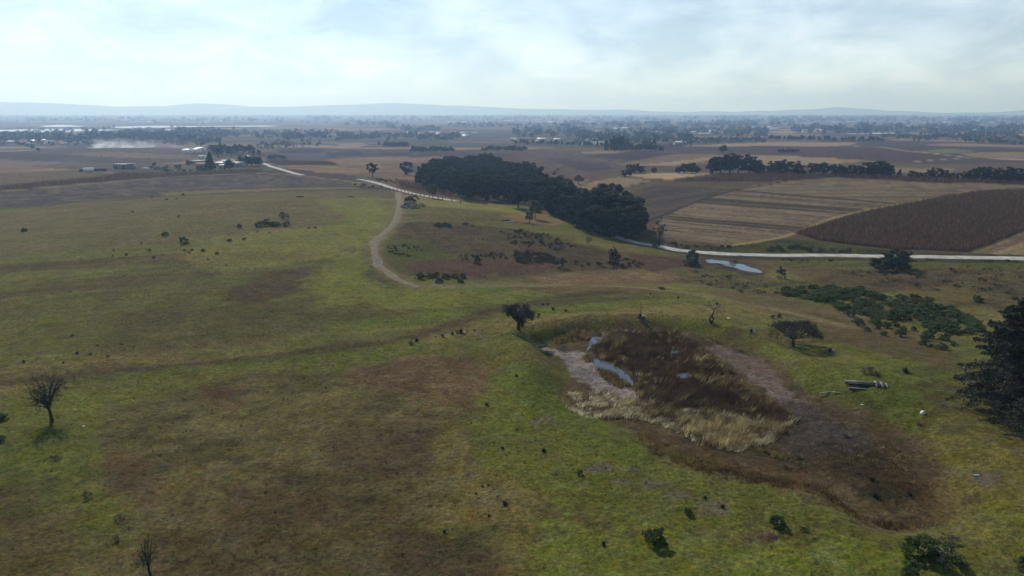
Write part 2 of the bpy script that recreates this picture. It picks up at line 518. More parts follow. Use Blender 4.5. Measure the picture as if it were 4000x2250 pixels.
M['stone'] = mat('grey_field_stone', (.085,.082,.085), color2=(.17,.165,.165), scale=1.2, bump=.5, rough=.9, randobj=.3)
M['rubber'] = mat('old_tyre_rubber', (.02,.02,.02), rough=.8)
M['carwhite'] = mat('white_car_paint', (.75,.75,.75), var=.03, rough=.3, spec=.5)
M['cargreen'] = mat('dark_green_cab_paint', (.02,.045,.035), var=.1, rough=.4, spec=.5)
M['rust'] = mat('rusty_sheet', (.07,.045,.04), var=.35, scale=1, rough=.9)
M['bluesheet'] = mat('stained_blue_grey_sheet', (.08,.10,.12), color2=(.26,.29,.31), scale=.55, rough=.7)

print("materials done")

def S(r, g, b):
    c = np.array([r, g, b], float) / 255
    return np.where(c <= .04045, c / 12.92, ((c + .055) / 1.055) ** 2.4)

# ------------------------------------------------------------------ GROUND: one sheet to the horizon
NC_IN, ROWS_N, ROWS_F = 780, 520, 180
az_in = np.linspace(R(-42), R(42), NC_IN)
az_out = np.concatenate([np.linspace(R(-180), R(-42), 70)[:-1], az_in, np.linspace(R(42), R(180), 70)[1:]])
rr = np.concatenate([np.geomspace(20, 62, 25)[:-1], np.geomspace(62, 480, ROWS_N)[:-1], np.geomspace(480, 26000, ROWS_F)])
AZ, RR = np.meshgrid(az_out, rr)
GX, GY = (RR * np.sin(AZ)).ravel(), (RR * np.cos(AZ)).ravel()
RF = RR.ravel()
GZ = height(GX, GY)
inside_view = np.abs(AZ.ravel()) < R(44)

# ---- land cover, painted in world space (each patch keeps its own colour of plant or soil)
C = np.zeros((len(GX), 3))
NB = fbm(GX, GY, 30.0, 4, 21)            # broad mottling
NM = fbm(GX, GY, 9.0, 4, 31)
NF = fbm(GX, GY, 2.6, 3, 41)
NX = fbm(GX, GY, 1.1, 2, 43)
# mowing lines of the left pasture
_d = GP([(100,1330),(900,1250)]); _d = _d[1] - _d[0]; _a = math.atan2(_d[1], _d[0])
LU = GX * math.cos(_a) + GY * math.sin(_a); LV = -GX * math.sin(_a) + GY * math.cos(_a)
NS = fbm(LU / 9.0, LV, 6.0, 4, 51)       # streaky mottling along the lines
NS2 = fbm(LU / 14.0, LV, 2.2, 2, 55)

g_green, g_olive, g_tan, g_brown = S(90,98,39), S(96,92,44), S(116,102,62), S(78,62,44)
w = sstep(-.5, .5, NB * .7 + NS * .8)[:, None]
C[:] = g_olive * (1 - w) + g_green * w
w = (sstep(-.15, .45, fbm(LU / 5, LV, 20.0, 4, 61) + .25 * NF + .35 * NS) * .8)[:, None]
C[:] = C * (1 - w) + g_tan * w * .92
w = (sstep(.0, .5, fbm(LU / 6, LV, 15.0, 4, 71) + .4 * NS) * .75)[:, None]
C[:] = C * (1 - w) + g_brown * w
C *= (1 + .16 * NS2 * sstep(60, 130, RF))[:, None]

def _sub(bx0, bx1, by0, by1, mg):
    return np.nonzero((GX > bx0 - mg) & (GX < bx1 + mg) & (GY > by0 - mg) & (GY < by1 + mg))[0]

def paint(px_poly, col, soft=1.5, strength=1.0, namp=2.0, nz=None, col2=None, stripes=None, world=False):
    P = np.asarray(px_poly, float) if world else GP(px_poly)
    i = _sub(P[:, 0].min(), P[:, 0].max(), P[:, 1].min(), P[:, 1].max(), soft + namp + 2)
    if not len(i): return
    sd = poly_sd(GX[i], GY[i], P)
    nn = (NM + .55 * NF + .5 * NX)[i] if nz is None else nz[i]
    ww = sstep(-soft * .6, soft * .6, sd + namp * nn) * strength
    c = np.broadcast_to(np.asarray(col, float), (len(i), 3)) * PF
    if col2 is not None:
        k = sstep(-.35, .35, .6 * NM[i] + .6 * NF[i])[:, None]
        c = c * (1 - k) + np.asarray(col2, float) * PF * k
    if stripes is not None:
        (q0, q1), per, dark = stripes
        q = GP([q0, q1]); d = q[1] - q[0]; a = math.atan2(d[1], d[0])
        u = GX[i] * math.cos(a) + GY[i] * math.sin(a); v = -GX[i] * math.sin(a) + GY[i] * math.cos(a)
        s1 = fbm(u / 55, v, per, 3, 81, .7)
        k = sstep(-.32, .32, s1 + .12 * NF[i])[:, None]
        c = c * k + np.asarray(dark, float) * PF * (1 - k)
    C[i] = C[i] * (1 - ww[:, None]) + c * ww[:, None]

def stroke(px_line, col, width, soft=1.0, strength=1.0, namp=.6):
    P = GP(px_line)
    i = _sub(P[:, 0].min(), P[:, 0].max(), P[:, 1].min(), P[:, 1].max(), width + soft + namp + 2)
    if not len(i): return
    d = line_d(GX[i], GY[i], P)
    ww = 1 - sstep(width / 2 - soft, width / 2 + soft, d + namp * NM[i])
    ww = ww * strength
    C[i] = C[i] * (1 - ww[:, None]) + np.asarray(col, float) * ww[:, None]

PF = 1.0
# ---- far farmland: strips of fields with headlands
def far_fields():
    i = np.nonzero((RF > 330))[0]
    x, y = GX[i], GY[i]
    wx = x + 60 * fbm(x, y, 500, 2, 91); wy = y + 60 * fbm(x, y, 500, 2, 95)
    reg = (vnoise(x / 1500, y / 1500, 99) * 4).astype(int)
    pal = np.array([S(92,76,62), S(80,64,56), S(112,93,70), S(70,58,54), S(132,112,84), S(86,72,60), S(74,62,58), S(100,84,64), S(76,78,52), S(66,54,48), S(146,124,92), S(88,70,60)])
    out = np.zeros((len(i), 3)); edge = np.zeros(len(i))
    for k in range(4):
        m = reg == k
        a = R([12, -24, 38, -8][k])
        u = wx[m] * math.cos(a) + wy[m] * math.sin(a); v = -wx[m] * math.sin(a) + wy[m] * math.cos(a)
        big = np.where(RF[i][m] > 1800, 2.0, 1.0)
        sv = v / (75 * big); iv = np.floor(sv)
        su = u / (170 * big) + 7 * _hash(iv, iv * 0, 103); iu = np.floor(su)
        q = (_hash(iu, iv, 107 + k) * len(pal)).astype(int) % len(pal)
        out[m] = pal[q]
        f = np.minimum(np.minimum(sv - iv, 1 - (sv - iv)) * 75, np.minimum(su - iu, 1 - (su - iu)) * 170) * big
        edge[m] = (1 - sstep(1.5, 6.0, f)) * (_hash(iu + 5, iv, 111) > .45)
    out = out * (1 - .55 * edge[:, None]) + S(58, 60, 40) * .55 * edge[:, None]
    out *= (.80 * (1 + .22 * fbm(x, y, 40, 3, 113)))[:, None]
    # rough grazing and scrub
    g = (sstep(.18, .5, fbm(x, y, 420, 3, 117)) * .6)[:, None]
    out = out * (1 - g) + S(66, 66, 48) * g
    # blend: starts beyond the pasture and the near fields
    nearline = 430 + 60 * fbm(x, y, 200, 2, 119)
    ww = sstep(nearline - 30, nearline + 60, RF[i])[:, None]
    C[i] = C[i] * (1 - ww) + out * ww
far_fields()

tan1, tan2, pale = S(134,114,84), S(116,98,72), S(158,138,104)
brown1, brown2, brown3 = S(76,60,54), S(66,52,46), S(92,74,62)

PF = .80   # dry crop land is darker than the pale grass sampled first
# left: fields above the pasture
paint([(-300,640),(0,632),(100,635),(180,655),(60,664),(-300,680)], S(122,98,76), 3, col2=tan2)
paint([(-300,690),(0,676),(200,668),(420,655),(380,690),(0,725),(-300,740)], S(112,94,66), 3, col2=S(92,78,56))
paint([(-300,752),(0,728),(250,705),(420,690),(470,675),(700,676),(950,665),(1040,662),(1000,676),(700,690),(400,712),(0,752),(-300,775)], S(60,46,40), 2)
stroke([(-200,768),(0,748),(400,712),(700,690),(1000,676),(1150,684),(1330,704),(1410,716)], S(112,96,62), 7, 2)
paint([(-300,790),(0,754),(200,738),(390,717),(700,694),(1000,681),(1150,690),(1300,702),(1400,716),(1385,724),(1330,728),(1000,732),(700,747),(400,772),(200,801),(0,813),(-300,838)], S(72,63,58), 1.5, col2=S(96,85,76))
paint([(600,752),(1000,737),(1380,730),(1400,738),(1000,748),(640,764)], S(128,116,76), 2, .7)
stroke([(-200,828),(0,815),(200,803),(400,774),(700,749)], S(60,62,34), 2.5, 1)
# right of the farm road
paint([(1270,622),(1500,612),(1760,612),(1750,640),(1580,645),(1640,700),(1650,724),(1560,714),(1450,690),(1250,675),(1060,652),(1100,646),(1300,645)], S(138,112,82), 3, stripes=(((1300,640),(1700,650)),5.0,S(108,86,66)))
paint([(1030,636),(1050,622),(1250,634),(1330,646),(1100,646)], S(58,44,38), 2)
paint([(1040,600),(1180,585),(1400,590),(1640,592),(1630,606),(1500,614),(1250,618),(1050,622)], S(92,84,82), 3, col2=S(70,62,62))
paint([(1080,586),(1200,574),(1270,580),(1260,596),(1100,600)], S(56,46,46), 2)
paint([(1270,598),(1390,588),(1420,600),(1620,594),(1600,606),(1400,608),(1290,614)], S(54,46,48), 2)
paint([(1310,562),(1420,558),(1440,568),(1330,570)], tan1, 2)
paint([(1180,682),(1250,676),(1400,694),(1420,712),(1300,700)], S(74,62,46), 2)
paint([(1540,700),(1640,718),(1760,750),(1780,775),(1640,752),(1560,730)], S(84,58,48), 2)
# middle distance fields
paint([(2000,600),(2370,602),(2430,625),(2330,690),(2240,720),(2130,690),(2050,650)], S(84,68,60), 4, col2=S(98,80,68))
paint([(2140,625),(2200,620),(2360,640),(2400,660),(2300,672)], S(70,54,50), 4)
paint([(2250,596),(2360,587),(2470,589),(2400,600),(2310,601)], tan1, 3)
paint([(2270,612),(2370,600),(2480,600),(2640,599),(2520,620),(2430,623)], S(62,52,52), 3)
paint([(2400,640),(2520,622),(2640,601),(2800,602),(2790,612),(2540,643),(2450,650)], tan2, 3)
paint([(2500,644),(2790,612),(2830,615),(2620,648)], S(150,128,94), 3)
paint([(2590,592),(2660,574),(2830,575),(2790,590)], brown1, 3)
paint([(2700,568),(2830,561),(3000,555),(3350,556),(3330,566),(2850,572)], S(146,126,96), 3)
paint([(2830,575),(3320,568),(3700,605),(3780,618),(3500,634),(3380,626),(3000,606),(2800,590)], S(72,55,50), 3, col2=S(82,64,56))
paint([(2780,606),(3000,607),(3200,614),(3390,628),(3250,640),(3000,642),(2850,625)], S(146,124,88), 3)
paint([(3340,566),(3600,555),(4200,560),(4200,600),(3760,605)], brown1, 3)
paint([(3600,566),(3700,560),(4200,568),(4200,576),(3700,570)], tan1, 3)
paint([(3560,592),(3700,580),(3820,588),(3760,598),(3650,600)], S(108,104,60), 2)
paint([(3740,600),(3850,594),(4200,596),(4200,624),(3800,614)], S(126,112,72), 3)
stroke([(3330,568),(3560,592),(3780,615),(4000,624),(4200,628)], S(150,134,108), 6, 2)
stroke([(3390,633),(3560,633),(3780,617)], S(140,124,98), 5, 2)
paint([(3480,656),(3650,658),(3740,660),(3700,675),(3500,675)], tan1, 3)
paint([(3730,665),(3790,640),(3900,636),(4200,640),(4200,690),(3740,690)], S(98,82,66), 3)
# near fields right of the grove
paint([(2230,735),(2330,690),(2440,672),(2900,668),(3300,670),(4300,690),(4300,1030),(3900,1010),(3300,1003),(2900,992),(2640,975),(2500,930),(2450,860),(2350,760)], S(92,78,52), 3)
paint([(2430,685),(2560,676),(2800,676),(2620,702),(2480,692)], S(170,146,108), 1.5, namp=1)
paint([(2250,724),(2420,690),(2540,706),(2390,748),(2300,760)], S(136,116,88), 1.5, namp=1)
paint([(2620,705),(2850,684),(3000,672),(3500,688),(4300,706),(4300,732),(3500,707),(3270,692),(3150,701),(3000,708),(2850,712),(2700,712)], S(62,42,36), 1, namp=1)
paint([(2400,765),(2470,752),(2560,722),(2640,722),(2830,741),(2776,767),(2520,862),(2470,850)], S(88,76,62), 1.5, namp=1, stripes=(((2450,800),(2800,745)),4.0,S(72,62,52)))
paint([(2990,716),(3100,706),(3270,694),(3600,709),(4300,734),(3900,737),(3700,759),(3640,774),(3500,792),(3300,774),(3000,752),(2880,742)], S(126,110,84), 1.5, namp=1, stripes=(((3000,735),(3800,738)),3.0,S(104,88,66)))
paint([(2873,747),(3000,757),(3200,776),(3500,797),(3400,815),(3250,850),(3100,900),(3050,925),(2900,955),(2820,960),(2650,936),(2590,915),(2545,880),(2660,815),(2776,773)], S(128,111,86), 1.2, namp=1, stripes=(((2636,859),(3102,902)),3.0,S(74,65,49)))
paint([(2570,915),(2700,905),(2950,915),(3040,925),(2900,955),(2820,960),(2650,936)], S(130,112,86), 2, .5)
stroke([(2480,885),(2520,866),(2660,811),(2776,769),(2873,743),(3000,722),(3080,705)], S(46,40,26), 2.2, .8)
stroke([(2386,748),(2543,709),(2580,700)], S(62,52,34), 2.0, .8)
stroke([(2820,740),(3000,753),(3200,772),(3480,795)], S(42,34,24), 2.2, .8)
stroke([(2830,962),(3060,925),(3250,853),(3400,818),(3640,775),(3780,752)], S(142,126,80), 2.6, .8)
paint([(3100,907),(3200,878),(3400,822),(3640,778),(3700,765),(3850,748),(4300,735),(4300,850),(4000,905),(3900,940),(3780,985),(3500,975),(3350,960),(3200,940)], S(52,38,28), 1, namp=1)
paint([(3800,988),(4000,902),(4300,840),(4300,1010),(4000,1002)], S(150,128,88), 1, namp=.5, stripes=(((3795,980),(4000,906)),1.4,S(110,92,66)))
paint([(2640,955),(2820,966),(3060,936),(3200,944),(3350,966),(3500,980),(3780,992),(4300,1006),(4300,1014),(3600,1000),(2900,988),(2650,970)], S(84,84,34), 1, col2=S(62,60,34))

PF = 1.0
# pasture features
paint([(1560,870),(1700,860),(2050,900),(2300,960),(2450,1000),(2500,1060),(2200,1070),(1900,1095),(1650,1090),(1540,1060),(1520,960)], S(72,58,42), 3, .9, 3, col2=S(80,68,44))
paint([(1520,930),(1620,925),(1760,985),(1740,1010),(1560,1060),(1500,1000)], S(76,78,32), 3, .8)
paint([(1560,760),(1900,790),(2120,830),(2080,850),(1800,815),(1600,800)], S(122,116,58), 2, .75)
paint([(1640,820),(1900,820),(2150,860),(2200,890),(1900,880),(1650,870)], S(106,90,54), 3, .7, col2=S(84,78,42))
paint([(1950,840),(2120,838),(2220,870),(2160,880),(2000,865)], S(128,104,68), 2, .7)
paint([(1560,1035),(1700,1015),(1950,1020),(2150,1035),(2080,1068),(1900,1068),(1780,1078),(1600,1055)], S(82,62,47), 2.5, .85)
paint([(1420,980),(1500,990),(1600,1110),(1560,1122),(1440,1110),(1380,1060)], S(66,60,38), 3, .7)
paint([(2050,1085),(2250,1058),(2500,1052),(2720,1065),(2700,1090),(2400,1105),(2150,1110)], S(126,102,70), 3, .8, col2=S(96,80,58))
paint([(1950,1112),(2300,1108),(2600,1130),(2550,1150),(2200,1150),(2000,1135)], S(92,70,52), 2.5, .7)
paint([(2450,985),(2560,1000),(2680,1015),(2700,1040),(2550,1060),(2450,1030)], S(74,52,42), 2, .85)
paint([(2600,1060),(2750,1040),(2980,1070),(3050,1110),(3000,1150),(2750,1110)], S(82,78,48), 3, .8, col2=S(98,86,60))
paint([(3000,1020),(3500,1020),(4300,1030),(4300,1060),(3500,1045),(3050,1050)], S(80,82,34), 3, .8)
paint([(3050,1050),(3500,1050),(4300,1060),(4300,1230),(3900,1210),(3500,1130),(3200,1100)], S(72,58,44), 4, .9, 3, col2=S(88,76,48))
paint([(3500,1115),(3750,1120),(3900,1170),(3700,1185),(3560,1160)], S(96,84,40), 3, .7)
paint([(2700,1120),(3050,1150),(3350,1240),(3700,1330),(3600,1345),(3200,1270),(2900,1190)], S(104,88,58), 3, .75, col2=S(84,72,52))
paint([(3200,1230),(3400,1280),(3750,1380),(3740,1440),(3500,1400),(3200,1310)], S(94,76,54), 3, .8, col2=S(78,66,44))
paint([(-300,860),(0,828),(700,765),(1420,745),(1440,840),(1000,930),(500,960),(-300,1020)], S(106,93,60), 6, .8, 6, col2=S(88,78,48))
paint([(-300,1180),(300,1160),(900,1090),(1250,1100),(1000,1200),(400,1260),(-300,1300)], S(96,86,44), 6, .45, 6, col2=S(80,68,42))
# brown bands across the pasture
stroke([(-100,1500),(330,1462),(700,1432),(1000,1402),(1250,1375),(1400,1350),(1650,1310),(1900,1225),(2150,1165),(2400,1140)], S(70,56,40), 4.5, 2.5, .85, 2)
stroke([(300,1490),(700,1450),(950,1425),(1200,1400),(1500,1370)], S(86,92,34), 3.5, 2, .8, 2)
paint([(900,1120),(1050,1060),(1220,1040),(1260,1070),(1200,1130),(1050,1190),(850,1180)], S(74,58,42), 4, .8, 4)
paint([(500,1230),(900,1190),(1300,1150),(1700,1190),(1500,1250),(1000,1330),(500,1400),(300,1390)], S(76,62,42), 4, .55, 5)
paint([(1300,1000),(1420,960),(1440,1080),(1560,1130),(1900,1140),(2100,1120),(2100,1150),(1700,1200),(1300,1190),(1200,1120)], S(108,108,44), 5, .7, 4)
paint([(850,920),(1450,870),(1440,930),(1350,1000),(900,1080),(700,1010)], S(114,108,50), 5, .6, 5)
paint([(1240,690+90),(1480,770),(1530,860),(1440,930),(1380,880)], S(112,112,46), 4, .6, 4)
# big worn patch in front
BP = [(780,1490),(1000,1450),(1380,1445),(1520,1400),(1650,1385),(1900,1380),(1880,1480),(1890,1560),(1820,1650),(1740,1710),(1700,1800),(1790,1930),(1640,1990),(1700,2080),(1850,2160),(1950,2300),(450,2300),(380,2000),(330,1720),(420,1600),(600,1570)]
paint(BP, S(82,72,44), 2.6, .88, 4.0, col2=S(98,89,54))
for q, c, s in [([(1350,1420),(1900,1385),(1880,1580),(1600,1560),(1400,1500)], S(100,76,56), .6),
                ([(1330,1690),(1700,1660),(1680,1840),(1500,1880),(1330,1840)], S(70,54,44), .55),
                ([(790,1510),(950,1520),(920,1590),(820,1580)], S(82,54,38), .6),
                ([(380,1760),(620,1800),(560,1960),(440,1940)], S(88,64,46), .45),
                ([(1500,2060),(1900,2060),(2000,2260),(1500,2260)], S(66,54,40), .7),
                ([(600,2100),(1100,2080),(1100,2260),(620,2260)], S(66,54,38), .5),
                ([(1050,1600),(1400,1580),(1420,1700),(1150,1720)], S(92,80,48), .4),
                ([(880,1900),(1300,1900),(1350,2050),(900,2060)], S(80,62,42), .5)]:
    paint(q, c, 2.5, s, 3)
paint([(150,2350),(330,2050),(200,1900),(-50,1850),(-400,2000),(-400,2350)], S(78,66,40), 3, .6, 4)
# bright turf
paint([(1900,1560),(2000,1480),(2150,1480),(2220,1600),(2420,1720),(2600,1800),(2850,1880),(3100,1930),(3300,2000),(3400,2080),(3200,2120),(2700,2080),(2400,2050),(2100,1950),(1780,1760)], S(96,100,40), 3, .75, 4)
paint([(1980,1400),(2120,1420),(2200,1500),(2180,1560),(2300,1620),(2500,1720),(2640,1800),(2500,1830),(2250,1730),(2050,1600),(1950,1480)], S(78,88,34), 2.5, .65, 3)
paint([(2100,2050),(2500,2080),(3300,2120),(3700,2180),(3700,2350),(2000,2350)], S(102,108,42), 3, .8, 4)
paint([(3350,1500),(3560,1520),(3640,1600),(3600,1680),(3400,1600)], S(84,94,36), 3, .65, 3)
paint([(3650,1700),(3950,1700),(4200,1850),(4200,2250),(3800,2150),(3740,1950)], S(98,94,44), 3, .65, 4)
paint([(0,1560),(330,1580),(330,1720),(380,1950),(470,2120),(300,2060),(100,1850),(-100,1800)], S(96,98,38), 3, .75, 4)
# lime-grey worn spots
for x, y, r in [(2340,1830,5),(2420,1880,5),(2560,1890,5),(2650,1930,4),(2780,1990,5),(2120,1640,5),(3860,1860,5),(3880,1880,4),(2480,1840,3)]:
    c = GP([(x, y)])[0]
    paint(np.array([(c[0] + r * .45 * math.cos(t), c[1] + r * .3 * math.sin(t)) for t in np.linspace(0, 6.28, 9)[:-1]]), S(98,88,78), .8, .6, 1.2, world=True)
stroke([(1640,1122),(1900,1116),(2200,1113),(2500,1124),(2700,1145),(2900,1185),(3100,1225),(3300,1275)], S(128,110,72), 4.5, 1.8, .7)
stroke([(1555,752),(1562,790),(1556,830),(1540,870),(1500,910),(1465,945),(1462,990),(1480,1035),(1530,1075),(1580,1105),(1640,1122)], S(112,96,64), 6, 2.0, .7)
# pond basin
paint(POND, S(72,61,43), 2.5, .95, 3.5, col2=S(86,72,50), world=True)
paint([(2110,1350),(2200,1370),(2330,1370),(2330,1420),(2430,1500),(2500,1560),(2560,1640),(2420,1570),(2330,1530),(2240,1480),(2180,1410)], S(124,115,110), 1, 1, 1.4, col2=S(134,120,110))
paint([(2760,1325),(2880,1370),(3000,1440),(3060,1510),(3190,1600),(3230,1680),(3080,1600),(2980,1520),(2880,1440),(2800,1380)], S(120,107,103), 2, .9, 2.5, col2=S(100,86,76))
paint([(3060,1560),(3330,1640),(3480,1720),(3400,1780),(3200,1790),(3080,1850),(3000,1790),(3060,1700)], S(74,66,64), 3, .85, 4, col2=S(64,54,46))
paint([(3250,1600),(3450,1665),(3600,1790),(3680,1940),(3600,2010),(3500,1900),(3420,1790),(3350,1690)], S(82,64,45), 3, .7, 4, col2=S(74,62,42))
paint([(2450,1660),(2700,1740),(2950,1800),(3150,1850),(3230,1905),(3000,1870),(2700,1790),(2500,1710)], S(86,67,48), 1.5, .7, 1.2)
paint([(3330,1910),(3460,1905),(3470,1955),(3360,1960)], S(50,50,26), 1.5, .8, 1)
paint([(3100,1850),(3300,1880),(3420,1990),(3640,2000),(3640,2045),(3400,2030),(3260,1960)], S(100,86,62), 1.5, .7, 2, col2=S(76,62,44))
paint([(2715,1012),(2760,1006),(2850,1016),(2930,1036),(2995,1062),(2980,1078),(2910,1074),(2840,1056),(2770,1044),(2725,1030)], S(62,54,40), 1.2, .9, 1.2, col2=S(80,70,54))
# verge of the road
stroke([(2490,950),(2640,985),(2800,1002),(3000,1010),(3300,1012),(3600,1018),(4200,1026)], S(54,54,40), 5, 1.5, .9)
# straw ground under reeds
C *= .81 * (1 + .14 * NF + .10 * NM + .24 * NX * (1 - sstep(200, 500, RF)))[:, None]

# uneven turf: tussocks and hoof marks
micro = fbm(GX, GY, 1.1, 3, 131) * .17 * (1 - sstep(150, 420, RF)) + fbm(GX, GY, 6.0, 2, 137) * .06 * (1 - sstep(200, 460, RF))
micro += (np.abs(fbm(LU / 3, LV, 2.4, 2, 141)) * .05) * (1 - sstep(180, 420, RF))
GZ = GZ + micro * sstep(25, 60, RF)
nC, nR = len(az_out), len(rr)
ii = np.arange((nR - 1) * nC).reshape(nR - 1, nC)[:, :-1].ravel()
Fq = np.stack([ii, ii + 1, ii + nC + 1, ii + nC], 1)
V = np.stack([GX, GY, GZ], 1)
# close the middle under the camera
cc = len(V); V = np.vstack([V, [[0, 0, GZ[:nC].mean()]]]); C = np.vstack([C, C[:nC].mean(0)])
Ft = np.array([(cc, j + 1, j) for j in range(nC - 1)])
me = np_mesh("ground", V, [Fq[:, ::-1].copy(), Ft], M['ground'], smooth=True, cols=C)
ground = link(bpy.data.objects.new("ground", me))
tag(ground, "rolling pasture and patchwork of dry fields reaching the horizon", kind="structure")
print("ground done", len(V))

# ------------------------------------------------------------------ MOUNTAINS beyond the plain
def mountains():
    prof = np.array([(-900,320),(-300,330),(0,338),(140,345),(330,362),(520,374),(680,372),(745,364),(830,352),(890,358),(1010,376),(1240,364),(1400,352),(1560,340),(1640,347),(1760,362),(2060,386),(2330,398),(2640,418),(2870,420),(3030,404),(3130,398),(3235,384),(3330,396),(3420,408),(3600,424),(3800,424),(3900,414),(4000,402),(4200,380),(4900,370)], float)
    az = np.linspace(R(-55), R(55), 700); rr_ = np.linspace(13000, 18500, 26)
    A, Q = np.meshgrid(az, rr_)
    px = 2000 + np.tan(A) * FOC * 1.0
    elev = np.interp(px, prof[:, 0], (441 - prof[:, 1]) / FOC)
    x, y = Q * np.sin(A), Q * np.cos(A)
    bell = np.exp(-((Q - 16000) / 1250) ** 2)
    z = 8 + .42 * elev * 16000 * bell * (1 + .13 * fbm(x, y, 1900, 5, 151)) + 30 * fbm(x, y, 800, 4, 157) * bell
    ii = np.arange(25 * 700).reshape(25, 700)[:, :-1].ravel()
    F = np.stack([ii, ii + 700, ii + 701, ii + 1], 1)
    me = np_mesh("mountains", np.stack([x.ravel(), y.ravel(), z.ravel()], 1), F, mat('wooded_slopes', (.05,.055,.04), var=.3, scale=.002), smooth=True)
    tag(link(bpy.data.objects.new("mountains", me)), "long hazy mountain range beyond the plain", kind="structure")
mountains()

# ------------------------------------------------------------------ ROADS, TRACKS, WATER
def spline(P, step):
    P = np.asarray(P, float)
    Q = [P[0]]
    for i in range(len(P) - 1):
        p0, p1, p2, p3 = P[max(i-1, 0)], P[i], P[i+1], P[min(i+2, len(P)-1)]
        n = max(2, int(np.linalg.norm(p2 - p1) / step))
        for t in np.linspace(0, 1, n + 1)[1:]:
            Q.append(.5 * ((2*p1) + (-p0+p2)*t + (2*p0-5*p1+4*p2-p3)*t*t + (-p0+3*p1-3*p2+p3)*t**3))
    return np.array(Q)

def ribbon(name, P, width, mtl, lift=.12, step=2.0, wob=.25, nx=6, label=None):
    Q = spline(P, step)
    T = np.gradient(Q, axis=0); T /= np.linalg.norm(T, axis=1)[:, None]
    Nn = np.stack([-T[:, 1], T[:, 0]], 1)
    s = np.arange(len(Q)) * step
    wl_ = width / 2 * (1 + wob * fbm(s, s * 0, 6, 3, 161)); wr_ = width / 2 * (1 + wob * fbm(s, s * 0 + 40, 6, 3, 163))
    u = np.linspace(-1, 1, nx)
    off = np.where(u[None] < 0, u[None] * wl_[:, None], u[None] * wr_[:, None])
    X = Q[:, None, 0] + Nn[:, None, 0] * off; Y = Q[:, None, 1] + Nn[:, None, 1] * off
    Z = height(X, Y) + lift * (1 - .9 * np.abs(u[None]) ** 4)
    ii = np.arange((len(Q) - 1) * nx).reshape(-1, nx)[:, :-1].ravel()
    F = np.stack([ii, ii + nx, ii + nx + 1, ii + 1], 1)
    me = np_mesh(name, np.stack([X.ravel(), Y.ravel(), Z.ravel()], 1), F, mtl, smooth=True)
    o = link(bpy.data.objects.new(name, me))
    tag(o, label, kind="structure")
    return o

ra = GP([(960,605),(1000,625),(1035,640),(1080,656),(1140,674),(1185,684)])
rb = GP([(1400,700),(1440,707),(1480,717),(1512,728),(1560,742),(1620,757),(1690,770),(1770,783),(1790,786)])
rc = GP([(2490,948),(2560,960),(2640,975),(2720,984),(2800,990),(3000,997),(3300,998),(3600,1003),(4000,1010),(4400,1016)])
ribbon("road", ra, 4.6, M['road'], lift=.15, label="pale gravel road leaving the farm toward the rise")
ribbon("road", rb, 4.6, M['road'], lift=.15, label="pale gravel road running down behind the fence posts")
lower = np.vstack([GP([(2330,914),(2410,935)]) + np.array([[5, 7], [3, 3]]), rc])
ribbon("road", lower, 5.8, M['road'], lift=.15, label="pale gravel road crossing the valley below the fields")
ribbon("path", GP([(1555,752),(1562,790),(1556,830),(1540,870),(1500,910),(1465,945),(1462,990),(1480,1035),(1530,1075),(1580,1105),(1640,1122)]), 3.2, M['track'], lift=.13, wob=.6, label="worn earth track winding down through the pasture")
TR = [(1640,1122),(1900,1116),(2200,1113),(2500,1124),(2700,1145),(2900,1185),(3100,1225),(3300,1275)]
_t = GP(TR)
_n = np.gradient(_t, axis=0); _n /= np.linalg.norm(_n, axis=1)[:, None]; _n = np.stack([-_n[:, 1], _n[:, 0]], 1)
for sgn in (-1, 1):
    ribbon("wheel_track", _t + _n * sgn * 1.1, .75, M['track'], lift=.12, step=1.5, wob=.7, nx=4,
           label="%s rut of the faint cart track above the pond" % ("upper" if sgn > 0 else "lower"))

def water(name, poly, label, z=None, lift=.05, world=False, mt=None):
    P = np.asarray(poly, float) if world else GP(poly)
    Q = spline(np.vstack([P, P[:1]]), 1.0)[:-1]
    c = Q.mean(0)
    if z is None:
        z = float(np.median(height(Q[:, 0], Q[:, 1]))) + lift
    a = np.arange(len(Q))
    jag = 1 + .11 * fbm(a * 1.0, a * 0.0, 2.5, 3, 171)
    Q = c + (Q - c) * jag[:, None]
    V = np.vstack([np.column_stack([Q, np.full(len(Q), z)]), [[c[0], c[1], z]]])
    F = np.array([(len(Q), i, (i + 1) % len(Q)) for i in range(len(Q))])
    if (Q[1, 0]-Q[0, 0]) * (c[1]-Q[0, 1]) - (Q[1, 1]-Q[0, 1]) * (c[0]-Q[0, 0]) < 0: F = F[:, ::-1].copy()
    o = link(bpy.data.objects.new(name, np_mesh(name, V, F, mt or M['water'])))
    tag(o, label, kind="structure")
    return o

def water_material(name, col, rough, bump, scale):
    m = bpy.data.materials.new(name); m.use_nodes = True
    n, l = m.node_tree.nodes, m.node_tree.links
    b = n["Principled BSDF"]; b.inputs["Base Color"].default_value = (*col, 1)
    b.inputs["Roughness"].default_value = rough; b.inputs["IOR"].default_value = 1.33
    b.inputs["Specular IOR Level"].default_value = .8
    t = n.new("ShaderNodeTexCoord"); q = n.new("ShaderNodeTexNoise"); q.inputs["Scale"].default_value = scale; q.inputs["Detail"].default_value = 4
    l.new(t.outputs["Object"], q.inputs["Vector"])
    bp = n.new("ShaderNodeBump"); bp.inputs["Strength"].default_value = bump; bp.inputs["Distance"].default_value = .05
    l.new(q.outputs["Fac"], bp.inputs["Height"]); l.new(bp.outputs[0], b.inputs["Normal"])
    return m
M['water'] = water_material('still_water', (.03,.035,.04), .06, .15, 1.2)
M['lake'] = water_material('lake_water', (.05,.06,.065), .22, .1, .05)

